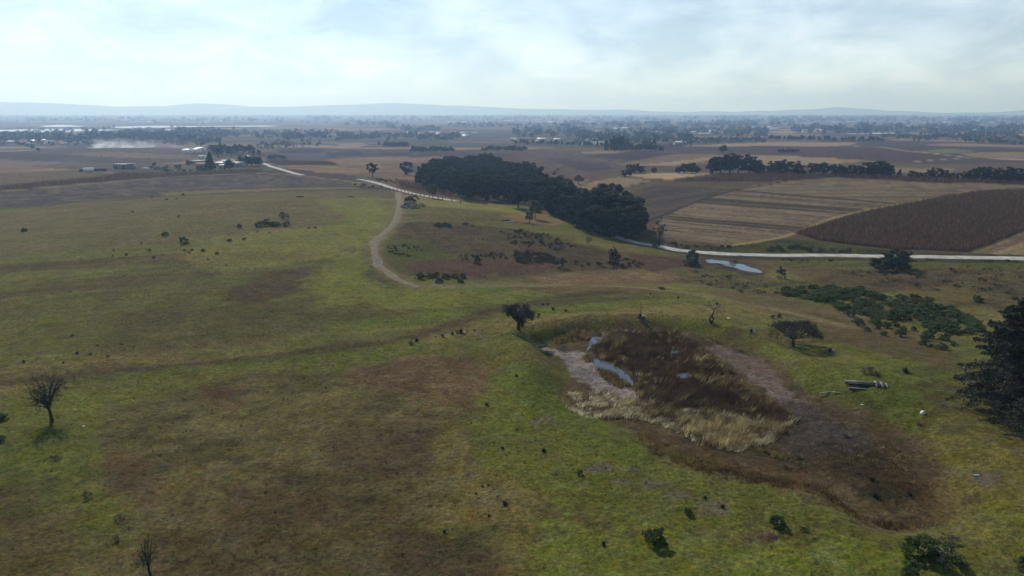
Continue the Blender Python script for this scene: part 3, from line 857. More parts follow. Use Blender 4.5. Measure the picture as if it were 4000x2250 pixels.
water("water", [(2330,1300),(2370,1290),(2360,1320),(2310,1355),(2290,1375),(2305,1330)], "narrow inlet of open water at the upper left of the reed bed", lift=.06)
water("water", [(2320,1400),(2370,1415),(2440,1455),(2475,1495),(2450,1505),(2400,1480),(2340,1440),(2315,1420)], "open water strip between the mud and the brown reeds", lift=.06)
water("water", [(2640,1462),(2690,1458),(2705,1472),(2670,1480),(2640,1475)], "small pool in the middle of the reeds", lift=.10)
water("water", [(2620,1368),(2660,1372),(2650,1384),(2615,1380)], "smaller pool at the upper middle of the reeds", lift=.10)
water("water", [(2100,1340),(2135,1335),(2140,1352),(2105,1358)], "wet edge of the pond under the round tree", lift=.06)
water("water", [(2735,1017),(2760,1014),(2800,1018),(2840,1022),(2872,1031),(2905,1037),(2938,1048),(2960,1054),(2974,1062),(2962,1065),(2925,1062),(2895,1056),(2862,1045),(2835,1040),(2805,1030),(2770,1028),(2748,1023)], "small blue pond beside the gravel road", lift=.15)

# lakes far out on the plain
def lake(pts, label):
    water("lake", GP(pts), label, lift=1.5, world=True, mt=M['lake'])
lake([(-200,506),(0,508),(150,505),(300,504),(400,508),(460,510),(330,514),(100,516),(-200,516)], "long white lake with trees standing in it at the far left")
lake([(150,494),(230,491),(300,492),(330,495),(200,497)], "small bright lake behind the long one at the far left")
lake([(440,496),(600,494),(800,494),(1050,492),(1050,495),(800,498),(500,501)], "wide bright lake stretching toward the centre")
lake([(640,508),(700,507),(760,510),(700,513),(640,512)], "little bright pond among the far woods")
lake([(60,526),(110,525),(90,530),(55,529)], "tiny bright pond below the far left lake")
lake([(3300,524),(3400,519),(3540,522),(3440,526),(3340,527)], "thin bright pond on the plain at the right")
print("water done")

# ------------------------------------------------------------------ PLANT MESHES
def crown_mesh(name, seed, rx, ry, rz_, zc, ncl, per, size, mtl, rc=.26, hollow=.5, zmin=-.75, squash=.75, lobes=None):
    g = np.random.default_rng(seed)
    U = g.normal(size=(ncl * 3, 3)); U /= np.linalg.norm(U, axis=1)[:, None]
    U = U[U[:, 2] > zmin][:ncl]
    U *= (hollow + (1 - hollow) * g.random(len(U)) ** .6)[:, None]
    cen = U * np.array([rx, ry, rz_]) * (1 + .13 * g.normal(size=(len(U), 1))) + np.array([0, 0, zc])
    if lobes:
        cen = np.vstack([c[:3] + U[g.integers(0, len(U), n_)] * np.array(r_) for (c, r_, n_) in lobes])
    rcl = rc * (rx + ry) / 2 * g.uniform(.6, 1.25, len(cen))
    n = len(cen) * per
    d = g.normal(size=(n, 3)); d /= np.linalg.norm(d, axis=1)[:, None]
    d[:, 2] *= squash
    P = np.repeat(cen, per, 0) + d * np.repeat(rcl, per)[:, None] * g.uniform(.45, 1.05, n)[:, None] ** .7
    k = P[:, 2] > .15
    V, Q = leaf_quads(P[k], size, g, nrm=d[k])
    return np_mesh(name, V, Q, mtl), cen

def branch_mesh(name, seed, trunk_h, trunk_r, cen, mtl, nl=14, lean=0.0, top=.65, n=6):
    g = np.random.default_rng(seed + 1000)
    mb = MB()
    base = np.array([0, 0, -.3]); t = np.array([lean, lean * .4, trunk_h])
    mid = base * .5 + t * .5 + np.array([g.normal() * .1, g.normal() * .1, 0])
    mb.tube([base, base + (0, 0, .45), mid, t], [trunk_r * 1.6, trunk_r * 1.15, trunk_r, trunk_r * .85], n + 2)
    for c in cen[g.permutation(len(cen))[:nl]]:
        s = mid + (t - mid) * g.uniform(.2, 1)
        m = s * .45 + c * .55 + np.array([0, 0, -.12 * np.linalg.norm(c - s)]) + g.normal(size=3) * .12
        r = trunk_r * g.uniform(.28, .5)
        mb.tube([s, m, c], [r, r * .6, r * .18], n, cap=False)
    return mb.mesh(name, mtl, smooth=True)

def place(name, parts, loc, rz=0.0, s=1.0, sz=None, label=None, cat=None, group=None):
    """parts: list of (part name, mesh); one mesh -> a single object, several -> an Empty with parts"""
    if len(parts) == 1:
        o = bpy.data.objects.new(name, parts[0][1]); link(o)
    else:
        o = bpy.data.objects.new(name, None); o.empty_display_size = .5; link(o)
        for pn, me_ in parts:
            link(bpy.data.objects.new(pn, me_), o)
    o.location = loc; o.rotation_euler = (0, 0, rz)
    o.scale = (s, s, s if sz is None else sz)
    return tag(o, label, cat, group)

def spots(pts):
    """view spots -> list of (x,y,z) on the ground"""
    P = GP(pts); Z = height(P[:, 0], P[:, 1])
    return [(float(a), float(b), float(c)) for (a, b), c in zip(P, Z)]

def to_view(l):
    c, s_ = math.cos(PITCH), math.sin(PITCH); dz = l[2] - CAM_Z
    d = l[1] * c - dz * s_; v = -(l[1] * s_ + dz * c)
    return IMG_W / 2 + FOC * l[0] / d, IMG_H / 2 + FOC * v / d
def dist(l): return math.sqrt(l[0] ** 2 + l[1] ** 2 + (CAM_Z - l[2]) ** 2)
def px2m(l, px): return px * (l[1] * math.cos(PITCH) + (CAM_Z - l[2]) * math.sin(PITCH)) / FOC

def scatter_px(poly, n, seed, mind=0.0):
    g = np.random.default_rng(seed)
    W_ = GP(poly); lo, hi = W_.min(0), W_.max(0)
    out = []
    for _ in range(60):
        p = g.uniform(lo, hi, (n * 4, 2)); p = p[poly_sd(p[:, 0], p[:, 1], W_) > 0]
        for q in p:
            if len(out) >= n: break
            if mind and any((q[0]-o[0])**2 + (q[1]-o[1])**2 < mind*mind for o in out): continue
            out.append(q)
        if len(out) >= n: break
    out = np.array(out)
    Z = height(out[:, 0], out[:, 1])
    return [(float(a), float(b), float(c)) for (a, b), c in zip(out, Z)]

U = random.uniform
# oaks (unit: 16 m tall)
OAKS = []
for k in range(5):
    cm_, cen = crown_mesh("oak_crown", 200 + k, 6.6 + .5 * (k % 3), 6.4, 6.6 + .5 * (k % 2), 8.4, 52, 260, .36, M['oak'], rc=.25, hollow=.55, zmin=-.95)
    OAKS.append([("crown", cm_), ("trunk", branch_mesh("oak_trunk", 200 + k, 4.0, .42, cen, M['darkbark'], 12, lean=U(-.6, .6)))])
# lighter willowy tree
cm_, cen = crown_mesh("willow_crown", 231, 3.2, 3.0, 3.4, 5.0, 34, 60, .4, M['yellowgreen'], rc=.28, hollow=.3)
WILLOW = [("crown", cm_), ("trunk", branch_mesh("willow_trunk", 231, 3.0, .18, cen, M['bark'], 10))]
# open field tree
cm_, cen = crown_mesh("field_tree_crown", 235, 3.6, 3.3, 3.6, 6.3, 30, 80, .42, M['oak'], rc=.27, hollow=.45)
FIELDTREE = [("crown", cm_), ("trunk", branch_mesh("field_tree_trunk", 235, 3.6, .25, cen, M['darkbark'], 12))]
# sparse, half-dead tree
cm_, cen = crown_mesh("sparse_crown", 241, 3.4, 3.0, 4.2, 6.0, 20, 32, .34, M['scrub'], rc=.25, hollow=.45)
SPARSE = [("crown", cm_), ("trunk", branch_mesh("sparse_trunk", 241, 3.4, .22, cen, M['darkbark'], 20))]
# shrubs (unit: about 2 m wide, 1.6 m tall)
def shrub(seed, mtl, w_=1.0, h_=.8, ncl=22, per=42, size=.17, stem=M['bark'], hollow=.45, rc=.34):
    c_, cen = crown_mesh("shrub_foliage", seed, w_, w_ * .92, h_, h_ * .85, ncl, per, size, mtl, rc=rc, hollow=hollow, zmin=-.7)
    return [("foliage", c_), ("stem", branch_mesh("shrub_stem", seed, .35, .06, cen, stem, 9, n=4))]
GREEN = [shrub(260 + k, M['green'], 1.0, .78 + .08 * k, 34, 130, .08, rc=.27) for k in range(3)]
SCRUB = [shrub(270 + k, M['scrub'], 1.0, .75, 22, 80, .095, hollow=.35, rc=.28) for k in range(3)]
DRY = [shrub(280 + k, M['dry'], .9, .9, 14, 30, .12, stem=M['twig'], hollow=.3) for k in range(2)]
GREYB = [shrub(285 + k, M['greyleaf'], 1.0, .95, 18, 40, .15, stem=M['twig'], hollow=.3) for k in range(2)]
# grass tussocks
def tussock_mesh(name, seed, n_, h_, spread, mtl, wd=.02):
    g = np.random.default_rng(seed); Vs = []; 
    a = g.uniform(0, 6.28, n_); r = np.sqrt(g.random(n_)) * spread * .35
    B = np.stack([r * np.cos(a), r * np.sin(a), np.full(n_, -.05)], 1)
    lean = g.normal(size=(n_, 2)) * spread * .5 + np.stack([np.cos(a), np.sin(a)], 1) * spread * .45
    hh = h_ * g.uniform(.55, 1.1, n_)
    Tp = B + np.column_stack([lean, hh]); Md = B + np.column_stack([lean * .35, hh * .62])
    t = np.stack([-np.sin(a), np.cos(a), a * 0], 1) * wd
    V = np.stack([B - t, B + t, Md + t * .8, Md - t * .8, Tp], 1).reshape(-1, 3)
    o = np.arange(n_)[:, None] * 5
    return np_mesh(name, V, [o + np.array([[0, 1, 2, 3]]), o + np.array([[3, 2, 4]])], mtl)
M['rush'] = mat('dark_rush', (.016,.022,.01), color2=(.035,.042,.018), scale=6, randobj=.2)
M['drygrass'] = mat('dry_tussock', (.09,.065,.035), color2=(.16,.13,.075), scale=6, trans=.2, randobj=.2)
RUSH = [tussock_mesh("tussock", 300 + k, 120, .75, .55, M['rush'], .03) for k in range(2)]
DRYT = [tussock_mesh("tussock", 310 + k, 140, .8, .8, M['drygrass'], .022) for k in range(2)]

# ------------------------------------------------------------------ OAK GROVE in the valley
def grove(poly, mind, n, hmin, hmax, label, group, seed, scale_near=None):
    L = scatter_px(poly, n, seed, mind)
    for l in L:
        s = U(hmin, hmax) / 16.0
        px_, py_ = to_view(l)
        where = ("left end" if px_ < 1790 else "middle" if px_ < 1990 else "right end")
        row = "far side" if py_ < 725 else "near side"
        label = "dark oak at the %s of the long valley grove, on its %s" % (where, row); group = "oaks at the %s, %s of the long grove" % (where, row)
        place("oak_tree", OAKS[random.randrange(5)], (l[0], l[1], l[2] - .1), U(0, 6.28), s * U(.95, 1.1), s, label, "tree", group)
grove([(1630,735),(1690,690),(1760,668),(1950,668),(2060,690),(2110,735),(2160,800),(2180,850),(2080,822),(1960,803),(1850,788),(1760,768)], 8.0, 95, 12, 17.5,
      "dark oak crowding the long grove in the valley", "oaks of the long valley grove", 11)
for x, y, hh in [(2100,790,15),(2140,815,15),(2180,840,15),(2200,815,16),(2240,840,16),(2160,800,16),(2120,805,13),(2165,835,13),(2205,855,13),(2150,785,14),(2235,865,13),(2300,905,12),(2345,918,14),(2400,925,13),(2445,935,12),(2255,885,14),(2310,890,18),(2365,905,20),(2420,912,18.5),(2465,925,15),(2330,870,19),(2390,875,20),(2450,890,17),(2275,862,13),(2485,915,12.5)]:
    l = spots([(x, y)])[0]; s = hh / 16
    place("oak_tree", OAKS[random.randrange(5)], (l[0], l[1], l[2] - .1), U(0, 6.28), s * 1.05, s, "tall dark oak in the rounded clump above the road bend", "tree", "oaks of the rounded clump")
def one_tree(px, py, hpx, kind, unit_h, name, label, wf=1.0, group=None):
    l = spots([(px, py)])[0]; s = px2m(l, hpx) / unit_h
    return place(name, kind, (l[0], l[1], l[2] - .08), U(0, 6.28), s * wf, s, label, "tree", group)
one_tree(1456, 692, 58, FIELDTREE, 10.0, "field_tree", "lone green tree with a leaning trunk beside the road hedge", .95)
one_tree(1590, 682, 56, OAKS[0], 16, "oak_tree", "round dark oak standing just left of the long grove", 1.1)
one_tree(1690, 775, 60, WILLOW, 8.6, "willow_tree", "pale green thin tree behind the fence posts", .9)
one_tree(2090, 855, 78, WILLOW, 8.6, "willow_tree", "pale green tree in front of the rounded oak clump", .9)
one_tree(2178, 735, 75, SPARSE, 10.2, "sparse_tree", "thin crowned tree rising behind the gap in the grove", 1.3)
one_tree(2260, 720, 40, WILLOW, 8.6, "willow_tree", "pale willowy tree at the edge of the brown field", 1.2)
one_tree(2215, 742, 46, OAKS[2], 16, "oak_tree", "dark oak filling the gap between the two groves", 1.2)
one_tree(2578, 940, 92, SPARSE, 10.2, "sparse_tree", "thin two-stemmed tree leaning beside the gravel road", 1.0)
one_tree(2068, 872, 46, FIELDTREE, 10.0, "hillside_tree", "small round topped tree alone on the brown hillside", 1.0)
# hedgerow trees on the far side of the fields
HEDGE = [(2442,690,30),(2462,688,30),(2460,674,34),(2485,674,36),(2505,676,30),(2555,676,22),(2650,678,26),(2675,677,36),(2702,677,42),(2720,678,30),
         (2785,678,62),(2815,678,72),(2850,677,74),(2885,677,70),(2925,679,68),(2950,679,56),(2970,682,30),(3025,682,52),(3055,682,56),(3090,683,52),(3122,684,42),
         (3180,684,46),(3215,685,48),(3260,686,44),(3290,687,40),(3325,688,42),(3355,689,40),(3395,690,60),(3420,690,66),(3450,691,54),(3475,692,40),
         (3565,697,32),(3590,699,26),(3625,700,36),(3660,701,44),(3690,702,36),(3725,703,28),(3770,706,36),(3800,707,48),(3835,708,56),(3870,709,52),(3905,711,52),(3940,712,58),(3970,713,54),(3990,714,36)]
HGRP = [(2520,"bushy oak at the left end of the hedgerow beside the pale field"),(2740,"oak in the second small clump of the hedgerow from its left end"),(2980,"tall oak in the biggest clump of the hedgerow"),
        (3140,"oak in the clump just right of the hedgerow's biggest clump"),(3370,"oak in the long even stretch in the hedgerow's middle"),(3500,"tall oak in the rounded clump left of the little conifer"),
        (3745,"low oak in the thin stretch right of the little conifer"),(4100,"oak in the clump at the right end of the hedgerow")]
for x, y, hh in HEDGE:
    lab = [t_ for lim, t_ in HGRP if x < lim][0]
    one_tree(x, y, hh, OAKS[random.randrange(5)], 15.5, "oak_tree", lab, U(1.1, 1.35), "hedgerow: " + lab)

# ------------------------------------------------------------------ SINGLE TREES of the pasture
def grow(mb, g, p, d, ln, r, depth, spread, up, tips, seg=3, shrink=.72, kids=(2, 3), curl=.18, nsides=5):
    pts = [p]; q = p.copy(); dd = d.copy()
    for i in range(seg):
        dd = dd + g.normal(size=3) * curl + np.array([0, 0, up]); dd /= np.linalg.norm(dd)
        q = q + dd * ln / seg; pts.append(q.copy())
    mb.tube(pts, np.linspace(r, r * .68, len(pts)), nsides if depth > 1 else 3, cap=False)
    if depth == 0:
        tips.append((q.copy(), dd.copy())); return
    for k in range(g.integers(kids[0], kids[1] + 1)):
        a = g.normal(size=3); a -= dd * a.dot(dd); a /= np.linalg.norm(a)
        nd = dd + a * spread * g.uniform(.6, 1.3); nd /= np.linalg.norm(nd)
        st = pts[-1] if k < 2 else pts[-2]
        grow(mb, g, st, nd, ln * shrink * g.uniform(.8, 1.15), r * .62, depth - 1, spread, up, tips, seg, shrink, kids, curl, nsides)

def twigs(mb, g, tips, n_, ln, wd, droop=0.0):
    P = np.array([t[0] for t in tips]); D = np.array([t[1] for t in tips])
    i = np.repeat(np.arange(len(P)), n_)
    d = D[i] + g.normal(size=(len(i), 3)) * .75 + np.array([0, 0, -droop]); d /= np.linalg.norm(d, axis=1)[:, None]
    s = P[i] - D[i] * g.uniform(0, .5, len(i))[:, None] * ln
    e = s + d * ln * g.uniform(.5, 1.1, len(i))[:, None]
    t = np.cross(d, g.normal(size=(len(i), 3))); t /= np.linalg.norm(t, axis=1)[:, None]; t *= wd
    V = np.stack([s - t, s + t, e], 1).reshape(-1, 3)
    mb.add(V, None, np.arange(len(V)).reshape(-1, 3))
    return e

def finish_tree(name, loc, mb_wood, leafV, leafM, label, rz=0.0, woodM=None, leafname="crown"):
    e = empty(name, (loc[0], loc[1], loc[2] - .05), rz)
    tag(e, label, "tree")
    link(bpy.data.objects.new("trunk", mb_wood.mesh("trunk", woodM or M['darkbark'], True)), e)
    if leafV is not None:
        link(bpy.data.objects.new(leafname, np_mesh(leafname, leafV[0], leafV[1], leafM)), e)
    return e

# bare ovoid trees: limbs fan out from a short trunk into a haze of fine twigs
def fan_tree(g, trunk, rx, rz_, zc, nmain, nsub, ntw, twl, tww, low=-.75):
    mb = MB(); t = np.array(trunk[-1][0]); mb.tube([p for p, _ in trunk], [r for _, r in trunk], 8)
    u_ = g.normal(size=(nmain * 3, 3)); u_ /= np.linalg.norm(u_, axis=1)[:, None]; u_ = u_[u_[:, 2] > low][:nmain]
    main = u_ * np.array([rx, rx, rz_]) * g.uniform(.6, 1.0, (len(u_), 1)) + np.array([t[0], t[1], zc]); tips = []
    r0 = trunk[-1][1]
    for c0 in main:
        hgt_ = (c0[2] - t[2]); s0 = t + np.array([0, 0, -.25 * g.random()])
        c1 = s0 + (c0 - s0) * np.array([.35, .35, .5]); c2 = s0 + (c0 - s0) * np.array([.75, .75, .8])
        Q_ = spline([s0, c1 + g.normal(size=3) * .07, c2 + g.normal(size=3) * .08, c0], .5)
        mb.tube(Q_, np.linspace(r0 * .5, r0 * .12, len(Q_)), 5, cap=False)
        for k in range(nsub):
            f = g.uniform(.45, 1); b0_ = Q_[int(f * (len(Q_) - 1))]; dv = g.normal(size=3) * rx * .22 + (b0_ - np.array([t[0], t[1], zc - .6 * rz_])) * .14
            e_ = b0_ + dv; mb.tube([b0_, (b0_ + e_) / 2 + (0, 0, .08), e_], [r0 * .14, r0 * .09, r0 * .05], 4, cap=False)
            tips.append((e_, dv / np.linalg.norm(dv)))
    return mb, twigs(mb, g, tips, ntw, twl, tww)
g = np.random.default_rng(401); l = spots([(203, 1647)])[0]
mb, tw = fan_tree(g, [((0,0,-.3),.34),((0,0,.5),.25),((-.05,0,1.4),.21),((-.12,0,2.2),.2)], 3.1, 3.2, 5.3, 30, 7, 8, .75, .011)
finish_tree("bare_tree", l, mb, leaf_quads(tw[g.random(len(tw)) < .6], .12, g), M['scrub'], "vase-shaped tree with bare dark branches standing alone in the pasture at the left")
g = np.random.default_rng(407); l = spots([(585, 2262)])[0]
mb, tw = fan_tree(g, [((.1,0,-.3),.17),((.1,0,.6),.13),((0,0,1.3),.12)], 1.4, 2.1, 3.7, 11, 5, 6, .6, .010, -.5)
lowt = tw[(tw[:, 2] < 3.3) & (tw[:, 0] < .3)]
finish_tree("bare_tree", l, mb, leaf_quads(np.repeat(lowt, 2, 0) + g.normal(size=(len(lowt) * 2, 3)) * .1, .12, g), M['scrub'], "small forked bare tree cut by the lower edge of the picture")
# twisted dead tree by the pond
g = np.random.default_rng(411); mb = MB(); tips = []
l = spots([(2778, 1264)])[0]
A_ = [(0,0,-.2),(.05,0,.35),(-.25,0,.75),(-.35,0,1.15),(-.1,0,1.6),(.1,.02,2.0)]
B_ = [(.05,0,.3),(.35,.05,.7),(.45,.05,1.1),(.2,0,1.55),(.1,.02,2.0)]
mb.tube(spline(A_, .15), np.linspace(.28, .16, len(spline(A_, .15))), 7); mb.tube(spline(B_, .15), np.linspace(.2, .15, len(spline(B_, .15))), 7)
for q, d in [((.45,.05,1.1),(.8,.1,.35)),((-.35,0,1.15),(-.5,0,.35)),((0,0,1.9),(-.8,.1,.6)),((.1,0,1.95),(.6,-.2,.55)),((-.3,0,.8),(-.45,.1,.1))]:
    mb.tube([np.array(q), np.array(q) + np.array(d) * .5 + (0,0,.05), np.array(q) + np.array(d) * .95], [.09,.06,.03], 5)
mb.tube([(.1,.02,1.95),(.3,0,2.5),(.45,0,3.0),(.4,0,3.5)], [.15,.12,.1,.09], 6)
for an in np.linspace(0, 6.28, 8)[:-1]:
    grow(mb, g, np.array([.42,0,3.2]), np.array([math.cos(an), .7*math.sin(an), .55]), 1.1, .055, 3, .55, -.03, tips, shrink=.72, kids=(2,2), curl=.3)
twigs(mb, g, tips, 6, .5, .014, .1)
finish_tree("dead_tree", l, mb, None, None, "dead twisted tree with a loop in its trunk beside the pond bank")
# flat-topped acacia
g = np.random.default_rng(421); mb = MB(); tips = []
l = spots([(3098, 1352)])[0]
mb.tube([(0,0,-.3),(.02,0,.5),(-.1,0,1.1),(-.25,.05,1.6)], [.36,.27,.23,.2], 8)
def dome(n_, r0, r1):
    an = g.uniform(0, 6.28, n_); rad = np.sqrt(g.uniform(r0, r1, n_))
    z = 1.75 + 3.1 * np.sqrt(np.clip(1 - rad ** 2, 0, 1)) ** 1.0 - .15 * g.random(n_)
    return np.stack([5.0 * rad * np.cos(an) + .3, 4.6 * rad * np.sin(an), z + .18 * np.sin(an * 3)], 1)
main = dome(26, .03, .8); fork = np.array([-.25, .05, 1.5]); subs = []
for c0 in main:
    c1 = fork * .5 + c0 * np.array([.55, .55, .5]) + np.array([0, 0, -.1]) + g.normal(size=3) * .08
    mb.tube(spline([fork, c1 * .6 + fork * .4 + g.normal(size=3) * .08, c1, c0 * .93], .6), .06, 5, cap=False)
    for k in range(7):
        c2 = c0 + g.normal(size=3) * np.array([.75, .75, .28]); mb.tube([c1 * .35 + c0 * .65, (c0 + c2) / 2 + (0, 0, .06), c2], [.035, .024, .012], 4, cap=False); subs.append(c2)
subs = np.vstack([np.array(subs), dome(260, .0, 1.0)])
tips = [(q_, (q_ - np.array([0, 0, .8])) / np.linalg.norm(q_ - np.array([0, 0, .8]))) for q_ in subs]
tw = twigs(mb, g, tips, 22, .75, .014, .15)
finish_tree("acacia_tree", l, mb, leaf_quads(tw[g.random(len(tw)) < .55], .12, g), M['greyleaf'], "flat-topped spreading acacia casting a dark shadow beside the pond", woodM=M['darkbark'])
# round grey tree at the pond corner
l = spots([(2025, 1288)])[0]
g = np.random.default_rng(431)
LB = [((.6,0,4.2),(2.3,2.2,1.8),36),((-2.0,.3,4.4),(1.5,1.5,1.0),16),((2.2,0,3.4),(1.2,1.2,1.2),12),((-1.2,0,3.2),(1.4,1.3,.7),8),((.85,-.1,1.5),(.3,.4,.9),5)]
cen = []
for c0, r0, n0 in LB:
    u_ = g.normal(size=(n0, 3)); u_ /= np.linalg.norm(u_, axis=1)[:, None]; u_ *= g.uniform(.35, 1, (n0, 1))
    cen.append(np.array(c0) + u_ * np.array(r0))
cen = np.vstack(cen)
d_ = g.normal(size=(len(cen) * 90, 3)); d_ /= np.linalg.norm(d_, axis=1)[:, None]
P_ = np.repeat(cen, 90, 0) + d_ * g.uniform(.15, .62, (len(d_), 1))
mb = MB(); mb.tube([(0,0,-.3),(0,0,.5),(.05,0,1.5),(.1,0,2.4)], [.5,.36,.33,.26], 9)
for c0 in cen[:60:2]:
    s0 = np.array([.05,0,U(1.3,2.4)]); mb.tube([s0, s0*.5 + c0*.5 + (0,0,-.2), c0], [.12,.08,.03], 5, cap=False)
finish_tree("round_tree", l, mb, leaf_quads(P_, .16, g), M['greyleaf'], "round grey-leaved tree with a thick trunk at the pond corner")
# cedars at the right edge
def cedar(seed, H_, R_, zlow):
    g = np.random.default_rng(seed); wood = MB(); P = []; D = []
    wood.tube([(0,0,-.4),(0,0,H_*.5),(.1,0,H_)], [R_*.075, R_*.045, .03], 8)
    nb = 230
    for k in range(nb):
        f = (k + g.random()) / nb
        z = zlow + (H_ - zlow) * f ** .9
        an = g.uniform(0, 6.28); ln = (R_ * (1 - f) ** .75 + .35) * g.uniform(.7, 1.15)
        d = np.array([math.cos(an), math.sin(an), .12 + .5 * f])
        p0 = np.array([0, 0, z]); e = p0 + d * ln + np.array([0, 0, -.18 * ln]); m_ = p0 + d * ln * .55
        wood.tube([p0, m_, e], [.05 + .012 * ln, .04, .012], 4, cap=False)
        n_ = int(45 + 38 * ln)
        t = g.random(n_) ** .75 * .85 + .17
        q = np.where(t[:, None] < .55, p0 + (m_ - p0) * (t[:, None] / .55), m_ + (e - m_) * ((t[:, None] - .55) / .47))
        side = np.array([-math.sin(an), math.cos(an), 0])
        wdt = .26 * ln * (1.15 - t) + .18
        q = q + side * (g.normal(size=n_) * wdt * .75)[:, None] + np.column_stack([np.zeros(n_), np.zeros(n_), -np.abs(g.normal(size=n_)) * .16 - .05])
        P.append(q)
    P = np.vstack(P)
    V_, Q_ = leaf_quads(P, .18, g, flat=.25, aspect=2.4)
    return [("crown", np_mesh("cedar_crown", V_, Q_, M['cedar'])), ("trunk", wood.mesh("cedar_trunk", M['darkbark'], True))]
l = spots([(3950, 1600)])[0]
CED = cedar(441, 18.0, 9.0, 1.0)
place("cedar_tree", CED, (l[0], l[1], l[2] - .1), .4, 1, None, "large dark cedar filling the right edge of the picture", "tree")
l = spots([(4060, 1735)])[0]
place("cedar_tree", CED, (l[0], l[1], l[2] - .1), 1.4, .55, .53, "smaller dark cedar in front of the large one at the right edge", "tree")
l = spots([(4230, 1500)])[0]
place("cedar_tree", CED, (l[0], l[1], l[2] - .1), 2.2, .95, 1.16, "tallest dark cedar mostly beyond the right edge", "tree")

# ------------------------------------------------------------------ SHRUBS
def bush(px, py, wpx, kind, label, hf=1.0, name="shrub", group=None):
    l = spots([(px, py)])[0]; s = px2m(l, wpx) / 2.1
    return place(name, kind, (l[0], l[1], l[2] - .06 * s), U(0, 6.28), s, s * hf, label, "shrub", group)
bush(2560, 2128, 92, GREEN[1], "round dark green bush standing alone on the bright turf near the lower edge", 1.05)
bush(3036, 2055, 74, GREEN[0], "oval green bush beside a small mound of red earth", .95)
bush(3142, 2076, 30, SCRUB[0], "little dark bush right of the oval green bush")
bush(2686, 2012, 38, GREEN[2], "small dark bush between the pond bank and the lone round bush", .95)
bush(3600, 2175, 150, GREEN[1], "left half of the large bush pair near the lower right corner", .8)
bush(3690, 2200, 150, SCRUB[1], "dark right half of the large bush pair near the lower right corner", .8)
bush(3710, 2125, 90, DRY[0], "pale dry shrub growing behind the large bush pair", .6)
bush(3562, 2252, 78, GREEN[2], "dense green bush cut by the lower edge at the right", 1.05)
bush(3990, 2212, 62, SCRUB[2], "dark bush cut by the right edge near the lower corner")
bush(8, 1640, 60, GREEN[0], "dark green bush at the left edge below the bare tree's crown", .7)
bush(0, 1722, 44, SCRUB[0], "low dark bush at the left edge under the other one", .8)
bush(2265, 1856, 30, SCRUB[1], "dark upright little bush on the green turf left of the pond", 1.15)
bush(220, 1800, 46, DRY[1], "brown dry bush below the bare tree at the left", .9)
bush(338, 1945, 50, DRY[0], "brown dry bush on the edge of the worn patch", .8)
bush(466, 2030, 46, DRY[1], "reddish dry clump on the left edge of the worn patch", .6)
bush(456, 2112, 30, DRY[0], "thin dry stalks above the small forked tree", 1.1)
bush(3440, 1058, 105, SCRUB[1], "broad dark bush spreading left of the roadside acacia", .8)
bush(3520, 1048, 100, SCRUB[2], "dark bush crowding the right side of the roadside acacia", .9)
l = spots([(3490, 1052)])[0]; s = px2m(l, 100) / 10.0
place("field_tree", FIELDTREE, (l[0], l[1], l[2] - 1.6), 1.0, s * 1.45, s, "wide dark acacia bush standing against the gravel road", "tree")
bush(2565, 965, 46, GREEN[0], "dark bush on the road edge under the thin leaning tree", 1.2)
bush(2702, 1040, 62, GREEN[1], "green bush at the left end of the small blue pond", .8)
bush(2700, 1030, 60, GREYB[0], "bare grey shrub behind the green bush at the small pond", 1.2)
l = spots([(2862, 1048)])[0]
place("sparse_tree", SPARSE, (l[0], l[1], l[2] - .1), 2, px2m(l, 44) / 10.2 * 1.2, px2m(l, 44) / 10.2, "small dark tree standing in front of the small blue pond", "tree")
bush(3052, 1088, 38, GREYB[1], "bare reddish shrub in the grass right of the small pond", 1.4)
bush(2400, 1030, 62, GREYB[0], "bare grey shrub tree in the gully", 1.3)
bush(2190, 1048, 50, GREYB[1], "grey dry bush at the lower end of the gully scrub", 1.0)
l = spots([(2300, 955)])[0]
place("sparse_tree", SPARSE, (l[0], l[1], l[2] - .1), 1, px2m(l, 42) / 10.2, px2m(l, 42) / 10.2, "thin small tree on the hillside in front of the road bend", "tree")
bush(1865, 1028, 36, GREYB[0], "thin grey shrub over the eroded bank", 1.2)
for x, y, w_, t in [(1712,886,34,"left"),(1738,884,30,"middle"),(1755,888,30,"right")]:
    bush(x, y, w_, GREEN[0], t + " bush of the dark green clump of three on the brown hillside", .75)
bush(1820, 880, 26, SCRUB[0], "small dark bush right of the green clump of three", .8)
bush(1845, 886, 18, SCRUB[1], "tiny dark bush right of the small dark one on the hillside", .9)
for i, (x, y, w_) in enumerate([(1640,1090,48),(1676,1085,36),(1704,1082,32),(1742,1090,40),(1778,1086,36),(1806,1086,30),(1716,1106,36),(1800,1104,32)]):
    bush(x, y, w_, GREEN[i % 3], "green bush in the short row below the eroded bank", .8, group="bushes in the row below the eroded bank")
bush(2585, 1132, 28, SCRUB[0], "single dark bush beside the faint cart track", .7)
bush(3018, 1242, 22, SCRUB[1], "left of two small bushes above the flat-topped acacia", .9)
bush(3042, 1240, 26, SCRUB[2], "right of two small bushes above the flat-topped acacia", .9)
bush(3815, 1180, 46, GREEN[2], "dark round bush alone on the brown slope at the right", .75)
bush(3400, 1462, 84, DRY[0], "dry brown bush behind the stack of timber", .5)
bush(3690, 1590, 0.1 + 34, DRY[1], "low dry clump between the timber and the cedars", .5)
